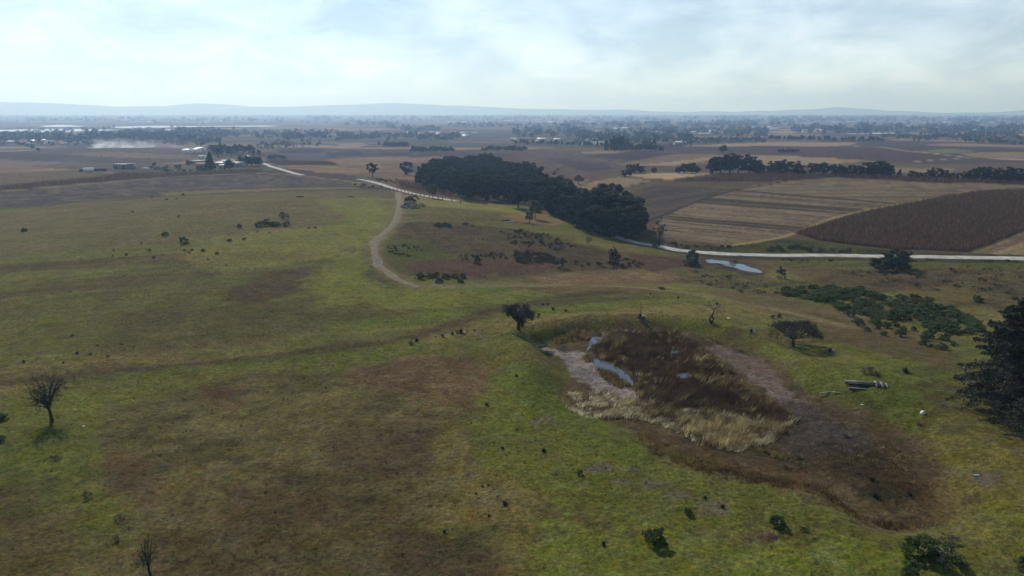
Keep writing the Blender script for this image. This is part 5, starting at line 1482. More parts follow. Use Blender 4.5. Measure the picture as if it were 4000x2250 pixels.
# timber stack
l0 = at(3378, 1512)
def stick(dx_, dy_, z, ln, wd, th, ang, label, mtl, group=None):
    z0 = hz(l0[0] + dx_, l0[1] + dy_)
    mb = MB().box((0, 0, 0), (ln, wd, th)); mb.box((-ln * .1, 0, th * .08), (ln * .6, wd * .96, th))
    o = mb.build("timber_beam", M[mtl], None, (l0[0] + dx_, l0[1] + dy_, z0 + z), ang); tag(o, label, "timber", group)
for k, (dx_, dy_, z, mtl) in enumerate([(-.4,-.2,.17,'darkwood'),(-.4,.25,.17,'darkwood'),(-.4,.7,.17,'darkwood'),(-.4,1.1,.17,'darkwood'),(-.3,.1,.47,'darkwood'),(-.3,.5,.47,'darkwood')]):
    stick(dx_, dy_, z, 4.6, .38, .28, -.22, "dark sleeper in the long half of the timber stack", mtl, "dark sleepers of the timber stack")
stick(-.35, .95, .48, 4.7, .3, .3, -.22, "grey weathered beam on the back top of the timber stack", 'wood')
stick(-.4, -.75, .12, 5.2, .16, .16, -.25, "pale pole along the near side of the timber stack", 'wood')
stick(-3.9, .3, .08, 2.6, .16, .12, -.5, "pale broken pole sticking out left of the timber stack", 'wood')
stick(-5.2, 1.5, .10, 4.0, .2, .16, .32, "grey plank lying apart at the far left of the timber stack", 'wood')
for k, (dx_, m_) in enumerate([(2.0,'wood'),(2.45,'darkwood'),(2.85,'wood'),(3.25,'darkwood'),(3.6,'wood')]):
    stick(dx_, .35 - .12 * k, .16 + .12 * (k % 2), 2.5, .3, .26, 1.25, ["first", "second", "third", "fourth", "fifth"][k] + " short cross beam from the left at the right end of the timber stack", m_)
# white block and litter
l = at(3604, 1618)
mb = MB().box((0,0,.24), (.62,.5,.5), taper=.86); mb.box((.02,.02,.51), (.4,.34,.08), taper=.8)
tag(mb.build("stone_block", M['white'], None, (l[0], l[1], l[2]), .4), "white block of stone sitting alone on the green turf", "stone")
def litter(px, py, size, mtl, label, seed):
    l = at(px, py); g = np.random.default_rng(seed); n_ = 6
    X, Y = np.meshgrid(np.linspace(-1, 1, n_), np.linspace(-.6, .6, n_)); Zs = .12 * size + .22 * size * g.random((n_, n_))
    V = np.stack([X.ravel() * size / 2 + g.normal(size=n_*n_) * .03, Y.ravel() * size / 2, Zs.ravel()], 1)
    ii = np.arange(n_ * (n_ - 1)).reshape(n_ - 1, n_)[:, :-1].ravel()
    o = link(bpy.data.objects.new("plastic_sheet", np_mesh("plastic_sheet", V, np.stack([ii, ii + 1, ii + n_ + 1, ii + n_], 1), mtl)))
    o.location = (l[0], l[1], l[2] + .02); tag(o, label, "litter")
M['bluelitter'] = mat('pale_blue_plastic', (.18,.22,.26), var=.2, scale=4, rough=.4)
litter(3812, 1860, .7, M['bluelitter'], "crumpled pale blue plastic on the turf at the right", 1)
litter(3367, 1582, .35, M['white'], "scrap of white litter on the pond's right bank", 2)
litter(2084, 1265, .3, M['white'], "white scrap on the grass right of the round tree", 3)
litter(2845, 1245, .7, M['white'], "pale strip lying on the grass right of the dead tree", 4)
litter(327, 1666, .35, M['white'], "tiny white scrap right of the bare tree at the left", 5)
# red earth mound
l = at(3006, 2092); g = np.random.default_rng(31); n_ = 12
X, Y = np.meshgrid(np.linspace(-1, 1, n_), np.linspace(-1, 1, n_)); rad = np.hypot(X, Y)
Zs = np.clip(1 - rad, 0, 1) ** .8 * .42 + g.normal(size=X.shape) * .035 * (rad < 1) - .06 * (rad >= 1)
ii = np.arange(n_ * (n_ - 1)).reshape(n_ - 1, n_)[:, :-1].ravel()
o = link(bpy.data.objects.new("earth_mound", np_mesh("earth_mound", np.stack([X.ravel() * .85, Y.ravel() * .6, Zs.ravel()], 1), np.stack([ii, ii + 1, ii + n_ + 1, ii + n_], 1), mat('red_earth', (.075,.045,.034), var=.3, scale=4, bump=.6), smooth=True)))
o.location = (l[0], l[1], l[2]); o.rotation_euler = (0, 0, -.5); tag(o, "small mound of reddish earth in front of the oval green bush", "earth")
# tyre
l = at(3716, 1053); mb = MB(); n_ = 20
sec = [(.62,-.14),(.66,0),(.62,.14),(.42,.16),(.34,.08),(.34,-.08),(.42,-.16)]
V = np.array([(r * math.cos(a), r * math.sin(a), z) for a in np.arange(n_) * 2 * math.pi / n_ for r, z in sec]); k_ = len(sec)
mb.add(V, [(i*k_+j, i*k_+(j+1)%k_, ((i+1)%n_)*k_+(j+1)%k_, ((i+1)%n_)*k_+j) for i in range(n_) for j in range(k_)])
o = mb.build("tyre", M['rubber'], None, (l[0], l[1], l[2] + .28), 0, True); o.rotation_euler = (.25, .12, 0); o.scale = (1.35,) * 3
tag(o, "old dark tyre lying flat in the weeds below the gravel road", "tyre")

# person walking by the cedars
def person():
    l = at(3768, 1462)
    J = {'pel':(0,0,.93,.135),'sp':(0,-.02,1.15,.13),'ch':(0,-.03,1.36,.15),'nk':(0,-.01,1.5,.06),'hd':(0,-.04,1.6,.085),'ht':(0,-.04,1.72,.08),
         'lh':(.1,0,.9,.1),'lk':(.12,-.12,.5,.066),'la':(.12,.02,.1,.045),'lf':(.12,-.14,.05,.04),'rh':(-.1,0,.9,.1),'rk':(-.12,.02,.5,.066),'ra':(-.12,.2,.12,.045),'rf':(-.12,.06,.05,.04),
         'ls':(.19,-.02,1.42,.07),'le':(.27,.06,1.14,.046),'lw':(.25,-.12,.95,.033),'lp':(.24,-.17,.88,.036),'rs':(-.19,-.02,1.42,.07),'re':(-.3,.05,1.2,.046),'rw':(-.22,-.15,1.3,.033),'rp':(-.17,-.2,1.36,.036)}
    E = [('pel','sp'),('sp','ch'),('ch','nk'),('nk','hd'),('hd','ht'),('pel','lh'),('lh','lk'),('lk','la'),('la','lf'),('pel','rh'),('rh','rk'),('rk','ra'),('ra','rf'),('ch','ls'),('ls','le'),('le','lw'),('lw','lp'),('ch','rs'),('rs','re'),('re','rw'),('rw','rp')]
    for sd, px_, up_ in (('l', 'lp', -1), ('r', 'rp', 1)):
        p = np.array(J[px_][:3])
        for f in range(4):
            ln = (.07, .082, .076, .06)[f]; o_ = (f - 1.5) * .019
            J[sd + 'f%d' % f] = (p[0] + o_, p[1] - .03, p[2] + up_ * ln * .6, .009); J[sd + 'g%d' % f] = (p[0] + o_, p[1] - .015, p[2] + up_ * ln, .008)
            E += [(px_, sd + 'f%d' % f), (sd + 'f%d' % f, sd + 'g%d' % f)]
        J[sd + 't'] = (p[0] - (.035 if sd == 'l' else -.035), p[1] - .04, p[2] + up_ * .02, .010); E.append((px_, sd + 't'))
    names = list(J); me = bpy.data.meshes.new("body")
    me.from_pydata([J[k][:3] for k in names], [(names.index(a), names.index(b)) for a, b in E], [])
    o = bpy.data.objects.new("body", me); COL.objects.link(o)
    o.modifiers.new("Skin", 'SKIN'); sub = o.modifiers.new("Sub", 'SUBSURF'); sub.levels = sub.render_levels = 1
    for i, k in enumerate(names):
        sv = me.skin_vertices[0].data[i]; r = J[k][3]; sv.radius = (r, r); sv.use_root = (k == 'pel')
    dg = bpy.context.evaluated_depsgraph_get(); ev = bpy.data.meshes.new_from_object(o.evaluated_get(dg))
    bpy.data.objects.remove(o)
    skin = mat('skin', (.25,.14,.09), var=.05); shirt = mat('grey_jacket', (.16,.16,.18), var=.1); tr = mat('dark_trousers', (.025,.027,.035), var=.1); shoe = mat('dark_shoes', (.02,.018,.016))
    ev.materials.clear()
    for m_ in (skin, shirt, tr, shoe): ev.materials.append(m_)
    for p in ev.polygons:
        c = p.center; p.use_smooth = True
        p.material_index = 3 if c.z < .09 else (2 if c.z < .97 and abs(c.x) < .21 else (0 if c.z > 1.5 or (c.z < .93 and abs(c.x) >= .21) or (c.x < -.1 and c.y < -.17) else 1))
    e = tag(empty("person", (l[0], l[1], l[2]), -.7, 1.05), "person in a grey jacket and dark trousers walking beside the cedars", "person")
    link(bpy.data.objects.new("body", ev), e)
    hat = MB(); hat.tube([(0,-.04,1.69),(0,-.04,1.72),(0,-.04,1.73),(0,-.04,1.83)], [.2,.19,.11,.085], 12); hat.build("hat", mat('maroon_hat', (.06,.02,.022)), e, smooth=False)
    for sgn in (-1, 1):
        ey = MB().box((sgn * .035, -.125, 1.635), (.02,.01,.012)); ey.build("eye", M['dark'], e)
    MB().box((0,-.135,1.6), (.025,.03,.05), taper=.6).build("nose", skin, e)
    MB().box((0,-.122,1.555), (.05,.01,.012)).build("mouth", mat('lips', (.18,.07,.06)), e)
    bg = tag(MB().box((0,0,0), (.36,.28,.42), taper=.75).box((0,0,.3), (.2,.16,.14), taper=.6).build("sack", M['white'], None, (l[0] - .22, l[1] + .12, l[2] + 1.42), -.7), "white sack carried on the walking person's back", "sack")
person()
print("loose things done", len(bpy.data.objects))

# ------------------------------------------------------------------ FARM AND VILLAGES
def house(px, py, w_, d_, h_, kind, wall, roof, label, rz=0.0, group=None, detail=True, name="house", cat="house", roof_h=None):
    l = at(px, py) if not isinstance(px, tuple) else px
    e = tag(empty(name, (l[0], l[1], l[2]), rz), label, cat, group)
    MB().box((0, 0, h_/2 - .4), (w_, d_, h_ + .8)).build("wall", M[wall], e)
    rh = roof_h if roof_h is not None else (d_ * .22 if kind == 'gable' else .35)
    ov = .45
    if kind == 'gable':
        x, y = w_/2 + ov, d_/2 + ov; t = .14; z0 = h_ + .004 - ov * rh / (d_/2)
        V = [(-x,-y,z0),(x,-y,z0),(x,0,h_+rh),(-x,0,h_+rh),(x,y,z0),(-x,y,z0)]
        V = V + [(a, b, c + t) for a, b, c in V]
        mb = MB(); mb.add(V, [(6,7,8,9),(9,8,10,11),(3,2,1,0),(5,4,2,3),(0,1,7,6),(4,5,11,10),(1,2,8,7),(2,4,10,8),(3,0,6,9),(5,3,9,11)])
        mb.build("roof", M[roof], e)
        gb = MB(); x = w_/2 - .01
        for sx in (-x, x): gb.add([(sx,-d_/2,h_),(sx,d_/2,h_),(sx,0,h_+rh*.97)], None, [(0,1,2)] if sx > 0 else [(0,2,1)])
        gb.build("gable", M[wall], e)
    else:
        V0 = MB().box((0, 0, 0), (w_ + 2*ov, d_ + 2*ov, .18), rx=(math.atan2(rh, d_) if kind == 'mono' else 0)); 
        V0.V = [v + np.array([0, 0, h_ + .10 + (rh * .55 if kind == 'mono' else 0)]) for v in V0.V]
        V0.build("roof", M[roof], e)
    if detail:
        y = -d_/2
        dr = MB().box((w_*.12, y - .03, 1.0), (1.0, .08, 2.0)).build("door", M['darkwood'], e)
        for xx in ([-w_*.3, w_*.34] if w_ < 12 else [-w_*.38, -w_*.15, w_*.36]):
            wi = MB().box((xx, y - .02, h_*.55), (1.5, .06, 1.2)).build("window", M['white'], e)
            MB().box((xx, y - .06, h_*.55), (1.3, .04, 1.0)).build("pane", M['glass'], wi)
    return e
house(888, 640, 12, 9, 3.4, 'flat', 'cream', 'tinroof', "flat-roofed house with a bright white roof at the back of the farm", .1)
house(868, 648, 11, 8, 3.0, 'mono', 'greywall', 'tinroof', "low house under a bright white roof in the middle of the farm", .1)
house(800, 656, 13, 8, 3.0, 'gable', 'greywall', 'redroof', "brown gabled house nearest the corn at the farm", .08)
house(780, 642, 13, 7, 3.4, 'mono', 'greywall', 'greyroof', "long grey shed with a sloping roof behind the gabled farmhouse", .1)
house(930, 652, 12, 9, 2.8, 'gable', 'greywall', 'greyroof', "grey-roofed farmhouse on the right of the farm", -.1)
house(878, 660, 8, 6, 2.8, 'gable', 'cream', 'greyroof', "small gabled outbuilding in front of the white-roofed house", .1)
house(962, 642, 6, 5, 2.8, 'flat', 'white', 'greyroof', "small flat-roofed hut at the farm's right end", .1)
house(790, 622, 7, 6, 4.2, 'flat', 'white', 'tinroof', "white two-storey cottage behind the long grey shed", .1)
for x, y, lab in [(770,596,"white house beside the pale track above the farm"),(752,598,"low white hut left of the white house above the farm"),(785,590,"farthest white hut above the farm"),(735,600,"pale shed at the left end of the huts above the farm")]:
    house(x, y, U(9, 14), 8, U(3, 4.5), 'gable', 'white', 'tinroof', lab, U(-.2, .2))
# long stained sheet-metal shed
l = at(486, 660)
e = tag(empty("metal_shed", l, .12), "long blue-grey sheet-metal shed with dark stains left of the farm", "shed")
MB().box((0,0,1.8), (16.5,6,4.4)).build("wall", M['bluesheet'], e)
MB().box((0,0,4.12), (17.2,6.8,.22), rx=.06).build("roof", M['dark'], e)
for k in range(7): MB().box((-7 + k * 2.3, -3.05, 2.0), (.22,.08,3.6)).build("post", M['darkwood'], e)
MB().box((.6,-3.04,1.5), (1.6,.10,3.0)).build("door", M['dark'], e)
# vehicles
def wheel(e, x, y, r=.36):
    mb = MB(); a = np.linspace(0, 2*math.pi, 15)[:-1]
    mb.tube([(0,-.11,0),(0,.11,0)], r, 14); t = mb.build("wheel", M['rubber'], e, (x, y, r))
    h = MB(); h.tube([(0,-.115,0),(0,.115,0)], r*.55, 10); h.build("rim", M['greyroof'], t)
def loft(prof, w_, taper=.86):
    """side outline (x,z) extruded across y, with the upper part narrower"""
    P = np.array(prof, float); n_ = len(P); zt = P[:, 1].max()
    k = np.where(P[:, 1] > zt * .62, taper, 1.0)
    V = np.vstack([np.column_stack([P[:, 0], -w_/2 * k, P[:, 1]]), np.column_stack([P[:, 0], w_/2 * k, P[:, 1]])])
    me = bpy.data.meshes.new("body"); me.from_pydata([tuple(v) for v in V], [], [tuple(range(n_))[::-1], tuple(range(n_, 2*n_))] + [(i, (i+1)%n_, n_+(i+1)%n_, n_+i) for i in range(n_)])
    return me
def pickup(px, py, rz, label):
    l = at(px, py); e = tag(empty("pickup_truck", l, rz), label, "truck")
    b = loft([(-2.6,.42),(-2.6,.95),(-.9,.95),(-.9,.55),(2.5,.45),(2.6,.75),(2.45,1.0),(1.2,1.08),(.65,1.72),(-.6,1.75),(-.85,1.08),(-2.58,1.06),(-2.62,.5)][1:], 1.8)
    b.materials.append(M['carwhite']); link(bpy.data.objects.new("body", b), e)
    for sy in (-1, 1):
        MB().box((0,sy*.84,1.38), (1.25,.05,.42)).build("window", M['glass'], e)
        MB().box((2.52,sy*.62,.82), (.12,.3,.16)).build("headlight", M['tinroof'], e)
        for x in (-1.7, 1.65): wheel(e, x, sy*.82)
    MB().box((.98,0,1.4), (.1,1.4,.48), ry=-.75).build("windscreen", M['glass'], e)
    MB().box((-1.75,0,.98), (1.6,1.5,.1)).build("bed", M['dark'], e)
pickup(566, 661, .1, "white pickup truck parked right of the long metal shed")
l = at(335, 672)
e = tag(empty("box_truck", l, .25), "truck with a dark green cab and a white box parked left of the shed", "truck")
MB().box((2.2,0,2.0), (7.2,2.5,2.6)).build("box", M['carwhite'], e)
cb = MB().box((-3.0,0,1.35), (2.2,2.3,1.5)); cb.box((-2.7,0,2.35), (1.5,2.2,.7), taper=.85); cb.box((-4.4,0,1.05), (1.0,1.9,.8), taper=.9)
cb.build("cab", M['cargreen'], e); MB().box((-3.5,0,2.3), (.12,1.8,.5), ry=.25).build("windscreen", M['glass'], e)
MB().box((1.0,0,.62), (9.5,1.1,.25)).build("chassis", M['dark'], e)
for sy in (-1, 1):
    for x in (-4.1, 2.6, 4.2): wheel(e, x, sy*1.05, .5)
l = at(392, 670)
e = tag(empty("rusty_trailer", l, .2), "dark rusty trailer between the truck and the metal shed", "trailer")
MB().box((0,0,1.6), (9,2.4,2.0)).build("body", M['rust'], e); MB().box((0,0,2.68), (9.2,2.5,.12)).build("rail", M['dark'], e)
for sy in (-1, 1):
    for x in (-2.5, 2.5): wheel(e, x, sy*1.05, .5)
l = at(438, 664); tag(place("stone_heap", [("heap", rock(720))], (l[0], l[1], l[2]), 0, 9, 3.5), "low pale rubble heap between the trailer and the shed", "rubble")
# round pale troughs along the hedge in front of the farm
for i, x in enumerate((682, 708, 732, 757)):
    l = at(x, 672); mb = MB(); mb.tube([(0,-.45,0),(0,.45,0)], .85, 16); mb.tube([(0,-.47,0),(0,-.455,0)], .35, 10)
    tag(mb.build("hay_bale", M['cream'], None, (l[0], l[1], l[2] + .8), U(-.3,.3)), ["first", "second", "third", "fourth"][i] + " pale round bale from the left along the farm hedge", "bale")
# power poles
for x, y, hpx, lab in [(397,617,24,"wooden power pole standing in the brown fields left of the farm"),(585,628,14,"short pole by the pale track left of the farm")]:
    l = at(x, y); H_ = px2m(l, hpx); e = tag(empty("power_pole", l), lab, "pole")
    mb = MB(); mb.tube([(0,0,-.5),(0,0,H_)], [.2,.13], 8); mb.build("post", M['darkwood'], e)
    MB().box((0,0,H_*.93), (2.2,.16,.16)).build("crossarm", M['darkwood'], e)
    for s_ in (-.9, 0, .9): MB().box((s_,0,H_*.93+.2), (.12,.12,.22), taper=.7).build("insulator", M['white'], e)
# villages on the plain
random.seed(99)
def village(poly, n_, seed, label, group, wmin=9, wmax=18):
    for l in scatter_px(poly, n_, seed, 18):
        k = random.random(); big_ = random.random() < .2
        house(l, None, U(wmin, wmax) * (1.7 if big_ else 1), U(7, 11), U(3, 5), random.choice(['gable','flat','mono']), random.choice(['white','white','cream','greywall']),
              random.choice(['tinroof','tinroof','greyroof','redroof','tinroof']), label, U(-.6, .6), group, detail=False)
village([(1990,545),(2340,550),(2360,568),(2150,562),(1990,556)], 16, 41, "small village house among the trees right of the grove", "houses of the middle village")
village([(2320,500),(2700,500),(2900,515),(2750,525),(2400,520)], 22, 42, "small pale house of the far village right of centre", "houses of the far centre village", 12, 26)
village([(2900,488),(3300,500),(3300,515),(2950,512)], 14, 43, "small pale house of the far village left of the thin pond", "houses left of the thin pond", 12, 26)
village([(3440,490),(3980,488),(3990,508),(3600,512),(3450,510)], 24, 44, "small pale house of the far village at the right", "houses of the far right village", 12, 26)
village([(1380,520),(1780,516),(1980,530),(1900,540),(1500,530)], 12, 45, "small pale house in the tree belt above the grove", "houses in the tree belt", 10, 22)
village([(2580,565),(2670,568),(2670,573),(2580,572)], 3, 46, "low farm shed with a bright roof right of the tall conifers", "sheds right of the tall conifers", 14, 22)
village([(1550,468),(2100,470),(2200,482),(1600,480)], 12, 47, "tiny bright building far out in the centre of the plain", "tiny buildings in the centre of the plain", 26, 60)
village([(3000,474),(3900,472),(3950,482),(3050,484)], 12, 48, "tiny bright building far out on the right of the plain", "tiny buildings on the right of the plain", 26, 60)
village([(20,556),(150,552),(330,562),(250,572),(60,566)], 10, 49, "small pale house below the far left lake", "houses below the far left lake", 9, 16)
village([(420,450+24),(1000,472),(1000,482),(420,484)], 8, 50, "tiny bright building beyond the lakes", "tiny buildings beyond the lakes", 30, 80)

# ------------------------------------------------------------------ TREES OF THE PLAIN
def far_tree_mesh(seed, conifer, n_=150):
    g = np.random.default_rng(seed)
    if conifer:
        f = g.random(n_ * 2); z = 1.5 + 13.5 * f; r = 2.9 * (1 - f) ** .8 + .25; a = g.uniform(0, 6.28, n_ * 2)
        P = np.stack([r * np.cos(a), r * np.sin(a), z], 1) * g.uniform(.8, 1.1, (n_ * 2, 1))
    else:
        cen = g.normal(size=(9, 3)); cen /= np.linalg.norm(cen, axis=1)[:, None]; cen = cen * np.array([3.4, 3.4, 2.7]) * g.uniform(.5, 1, (9, 1)) + np.array([0, 0, 6.0])
        d = g.normal(size=(n_ * 2, 3)); d /= np.linalg.norm(d, axis=1)[:, None]
        P = cen[g.integers(0, 9, n_ * 2)] + d * g.uniform(1.3, 2.3, (n_ * 2, 1)); P = P[P[:, 2] > .6]
    V, Q = leaf_quads(P, 1.25, g)
    mb = MB(); mb.tube([(0,0,-.4),(0,0,5)], [.4,.25], 5); mb.add(V, Q)
    me = mb.mesh("far_tree", [M['far2'] if conifer else M['far'], M['darkbark']])
    mi = np.zeros(len(me.polygons), np.int32); mi[:5] = 1; me.polygons.foreach_set("material_index", mi)
    return me
FT = [far_tree_mesh(801, False), far_tree_mesh(802, False), far_tree_mesh(803, False)]; FC = [far_tree_mesh(811, True), far_tree_mesh(812, True)]
def ft(px, py, hpx, con, label, group, wf=1.0):
    l = at(px, py); H_ = px2m(l, hpx)
    me = random.choice(FC if con else FT); s = H_ / (15.0 if con else 10.4)
    place("conifer_tree" if con else "broadleaf_tree", [("tree", me)], (l[0], l[1], l[2] - .2), U(0, 6.28), s * wf, s, label, "tree", group)
for x, y, h_, c_ in [(2368,588,42,1),(2385,586,48,0),(2398,584,50,1),(2415,584,54,0),(2432,585,52,1),(2450,587,48,1),(2468,590,34,0),(2400,592,32,0),(2430,593,30,0)]:
    ft(x, y, h_, c_, "tall tree in the dark clump beyond the brown fields", "tall clump beyond the brown fields")
for x, y, h_, c_ in [(2485,590,26,0),(2500,589,28,0),(2525,590,30,0),(2545,591,34,0),(2560,592,28,0),(2580,592,22,0),(2515,572,26,0),(2535,572,24,0),(2555,575,36,1),(2600,566,26,0),(2590,565,20,0)]:
    ft(x, y, h_, c_, "smaller tree right of the tall dark clump", "trees right of the tall clump", 1.3)
for x, y, h_, c_ in [(822,596,34,0),(840,600,38,0),(852,612,50,0),(868,606,44,0),(905,608,42,0),(925,604,40,0),(950,602,40,0),(972,600,38,0),(990,606,30,0),(1008,606,24,0),(862,590,36,1)]:
    ft(x, y, h_, c_, "dark tree in the tall belt behind the farm", "tall belt behind the farm", 1.15)
ft(824, 664, 66, 1, "dark conifer standing between the farmhouses", None, 1.2)
ft(812, 662, 44, 1, "lower dark conifer left of the farm's tall conifer", None, 1.3)
ft(898, 664, 46, 0, "leafy tree in front of the white-roofed farmhouse", None, 1.2)
for x, y, h_ in [(965,648,44),(985,648,42),(1000,650,44),(1016,646,36),(945,644,36)]:
    ft(x, y, h_, 0, "dark tree at the right end of the farm beside the road", "trees at the farm's right end", 1.2)
for x, y, h_ in [(1060,624,22),(1078,624,22),(1098,624,20),(1112,624,18)]:
    ft(x, y, h_, 0, "low round tree in the clump by the small corn plot", "low round clump by the corn plot", 1.6)
ft(738, 650, 26, 0, "yellowish tree left of the farm sheds", None, 1.1)
ft(600, 648, 14, 0, "small dark bush-like tree right of the white pickup", None, 1.5)
ft(2822, 596, 30, 0, "round tree standing alone in the brown field beyond the hedgerow", None, 1.5)
ft(3120, 592, 12, 0, "small lone round tree at the plot of saplings on the right", None, 1.0)
for i in range(14): ft(3040 + i * 5.5, 593 + (i % 3), 9 + (i % 4) * 2, i % 3 == 0, "sapling in the small green plot on the right", "saplings of the green plot", 1.3)
ft(3512, 694, 32, 1, "little conifer in the gap of the hedgerow", None, 1.6)
ft(1480, 566, 16, 1, "dark pointed tree at the left end of the pine strip", None, 1.6)
for i in range(22): ft(1500 + i * 4.3, 570 + U(-1, 4), U(12, 20), 0, "tree in the narrow wood above the quarry", "narrow wood above the quarry", 1.3)
for i in range(26): ft(1605 + i * 6.4 + U(-3, 3), 590 + U(-4, 3), U(12, 22), i % 7 == 0, "tree in the belt leading to the oak grove", "belt leading to the oak grove", 1.4)
for i in range(22): ft(1880 + i * 8 + U(-3, 3), 590 + U(-7, 3), U(12, 24), i % 6 == 0, "tree in the belt behind the oak grove", "belt behind the oak grove", 1.4)
for i, (x0, x1, y0, y1, n_, lab, gr) in enumerate([(2000,2380,560,572,26,"tree between the houses of the middle village","trees of the middle village"),(3000,3450,545,552,34,"round tree in the dark line beyond the tan field","dark tree line beyond the tan field"),
        (3760,4000,552,566,16,"round tree in the dark line at the far right","dark tree line at the far right"),(0,150,540,590,12,"dark tree at the left edge below the lakes","trees at the left edge")]):
    for k in range(n_):
        x = x0 + (x1 - x0) * (k + random.random()) / n_; ft(x, y0 + (y1 - y0) * (x - x0) / (x1 - x0) + U(-2, 3), U(12, 22), k % 9 == 4, lab, gr, 1.3)

# distant woods, merged: each reads as one mass
def woods(name, lines, label, seed):
    g = np.random.default_rng(seed); mbs = []
    pts = []; hs = []
    for (x0, y0, x1, y1, sp, n_, hpx) in lines:
        t = g.random(n_); x = x0 + (x1 - x0) * t; y = y0 + (y1 - y0) * t + g.normal(size=n_) * sp * 1.6
        cl = vnoise(x / 30, y / 4, seed) > .42
        pts.append(np.stack([x, y], 1)[cl]); hs.append(np.full(cl.sum(), hpx) * .78 * g.uniform(.55, 1.3, cl.sum()))
    pts = np.vstack(pts); hs = np.concatenate(hs); pts[:, 1] = np.maximum(pts[:, 1], 456)
    W_ = GP(pts); Z = height(W_[:, 0], W_[:, 1])
    H_ = np.minimum(hs * W_[:, 1] / FOC, 22)
    n_ = len(W_); kq = 22
    u_ = g.normal(size=(n_ * kq, 3)); u_ /= np.linalg.norm(u_, axis=1)[:, None]
    Cn = np.repeat(np.column_stack([W_, Z + H_ * .5]), kq, 0) + u_ * np.repeat(np.column_stack([H_ * .55, H_ * .55, H_ * .5]), kq, 0) * g.uniform(.6, 1, (n_ * kq, 1))
    V, Q = leaf_quads(Cn, np.repeat(H_, kq) * .36, g)
    tag(link(bpy.data.objects.new(name, np_mesh(name, V, Q, M['far']))), label, "woods", None, "stuff")
    return n_
nw = 0
nw += woods("distant_woods", [(0,545,480,548,6,420,22),(350,548,800,540,7,520,24),(480,530,900,528,5,360,20),(640,556,860,550,4,160,16),(0,536,250,540,3,120,20),(80,514,460,506,2,70,12)], "blue wooded belt below the lakes at the left", 821)
nw += woods("distant_woods", [(800,524,1400,530,4,300,16),(1100,535,1800,536,3.5,420,18),(1000,572,1250,556,4,160,12),(1500,505,1720,505,3,170,14),(1350,485,1560,486,3,120,12),(1750,490,2200,492,3,150,12)], "wooded belts of the plain in the centre", 823)
nw += woods("distant_woods", [(2000,520,2300,522,5,220,20),(2250,535,2700,545,6,360,20),(2200,488,2700,486,3,360,14),(2500,515,3000,520,5,280,18),(2700,492,3100,478,4,360,15),(2700,552,3000,550,3,150,14),(2330,548,2420,545,4,60,22)], "wooded belts of the plain right of centre", 825)
nw += woods("distant_woods", [(3000,466,3500,468,3,380,14),(3100,508,3400,512,4,160,20),(3350,505,3700,508,5,180,20),(3700,508,4000,506,5,200,20),(3450,535,3700,536,4,160,14),(3700,530,4000,528,4,170,14),(3550,470,4000,474,3,320,14),(3700,540,4000,545,4,120,10)], "wooded belts of the plain at the right", 827)
nw += woods("distant_woods", [(0,468,1300,470,3.5,420,10),(1200,462,2600,464,3,620,10),(2600,460,4000,462,3,480,10)], "faint tree lines along the far edge of the plain", 829)
print("woods", nw)

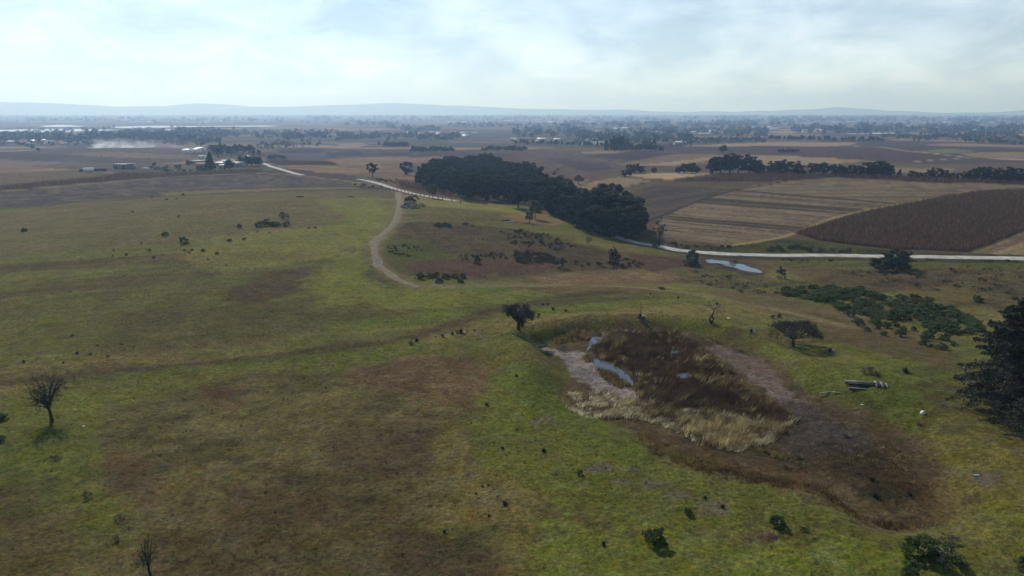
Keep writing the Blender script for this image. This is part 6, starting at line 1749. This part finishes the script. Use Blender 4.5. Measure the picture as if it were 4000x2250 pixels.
# ------------------------------------------------------------------ SMOKE of a field fire
def smoke():
    l = at(350, 580); L_ = px2m(l, 420); H_ = px2m(l, 22)
    mb = MB().box((0, 0, 0), (2, 2, 2))
    m = bpy.data.materials.new("field_smoke"); m.use_nodes = True; n, lk = m.node_tree.nodes, m.node_tree.links; n.clear()
    o = n.new("ShaderNodeOutputMaterial"); v = n.new("ShaderNodeVolumePrincipled"); v.inputs["Color"].default_value = (.93, .95, .97, 1); v.inputs["Anisotropy"].default_value = .3
    t = n.new("ShaderNodeTexCoord"); mp = n.new("ShaderNodeMapping"); mp.inputs["Scale"].default_value = (6.5, 1.0, 1.6)
    no = n.new("ShaderNodeTexNoise"); no.inputs["Scale"].default_value = 1.0; no.inputs["Detail"].default_value = 5; no.inputs["Roughness"].default_value = .62
    lk.new(t.outputs["Object"], mp.inputs[0]); lk.new(mp.outputs[0], no.inputs["Vector"])
    sp = n.new("ShaderNodeSeparateXYZ"); lk.new(t.outputs["Object"], sp.inputs[0])
    def mr(x, a, b, c, d):
        q = n.new("ShaderNodeMapRange"); q.inputs[1].default_value = a; q.inputs[2].default_value = b; q.inputs[3].default_value = c; q.inputs[4].default_value = d; lk.new(x, q.inputs[0]); return q.outputs[0]
    def mu(x, y):
        q = n.new("ShaderNodeMath"); q.operation = 'MULTIPLY'; lk.new(x, q.inputs[0])
        if isinstance(y, float): q.inputs[1].default_value = y
        else: lk.new(y, q.inputs[1])
        return q.outputs[0]
    def pw(x, e_):
        q = n.new("ShaderNodeMath"); q.operation = 'POWER'; lk.new(x, q.inputs[0]); q.inputs[1].default_value = e_; return q.outputs[0]
    body = mr(no.outputs["Fac"], .42, .68, 0, 1)
    along = pw(mr(sp.outputs["X"], -1.0, 1.0, 1.0, 0.0), 1.7)
    start = mr(sp.outputs["X"], -1.0, -.9, 0, 1)
    low = pw(mr(sp.outputs["Z"], -1.0, 1.0, 1.0, 0.0), 1.6)
    side = mr(sp.outputs["Y"], -1.0, -.6, 0, 1)
    side2 = mr(sp.outputs["Y"], 1.0, .6, 0, 1)
    d = mu(mu(mu(mu(mu(body, along), low), mu(side, side2)), start), .10)
    lk.new(d, v.inputs["Density"]); lk.new(v.outputs[0], o.inputs["Volume"])
    ob = mb.build("smoke", m, None, (l[0] + L_ * .5, l[1] + 10, l[2] + H_ + .5), .05); ob.scale = (L_ / 2, 28, H_)
    tag(ob, "white smoke drifting from a field fire below the lakes", "smoke", None, "stuff")
smoke()

# ------------------------------------------------------------------ HAZE: the air over the plain
def haze():
    mb = MB().box((0, 1500, 235), (56000, 52600, 530))
    m = bpy.data.materials.new("thin_haze"); m.use_nodes = True
    n, l = m.node_tree.nodes, m.node_tree.links
    n.clear()
    o = n.new("ShaderNodeOutputMaterial"); v = n.new("ShaderNodeVolumePrincipled")
    v.inputs["Color"].default_value = (.42, .64, 1.0, 1)
    v.inputs["Absorption Color"].default_value = (.66, .86, 1, 1)
    v.inputs["Density"].default_value = 1.6e-4
    v.inputs["Anisotropy"].default_value = 0.42
    l.new(v.outputs[0], o.inputs["Volume"])
    ob = mb.build("haze", m)
    tag(ob, "pale blue haze over the plain", kind="stuff")
haze()
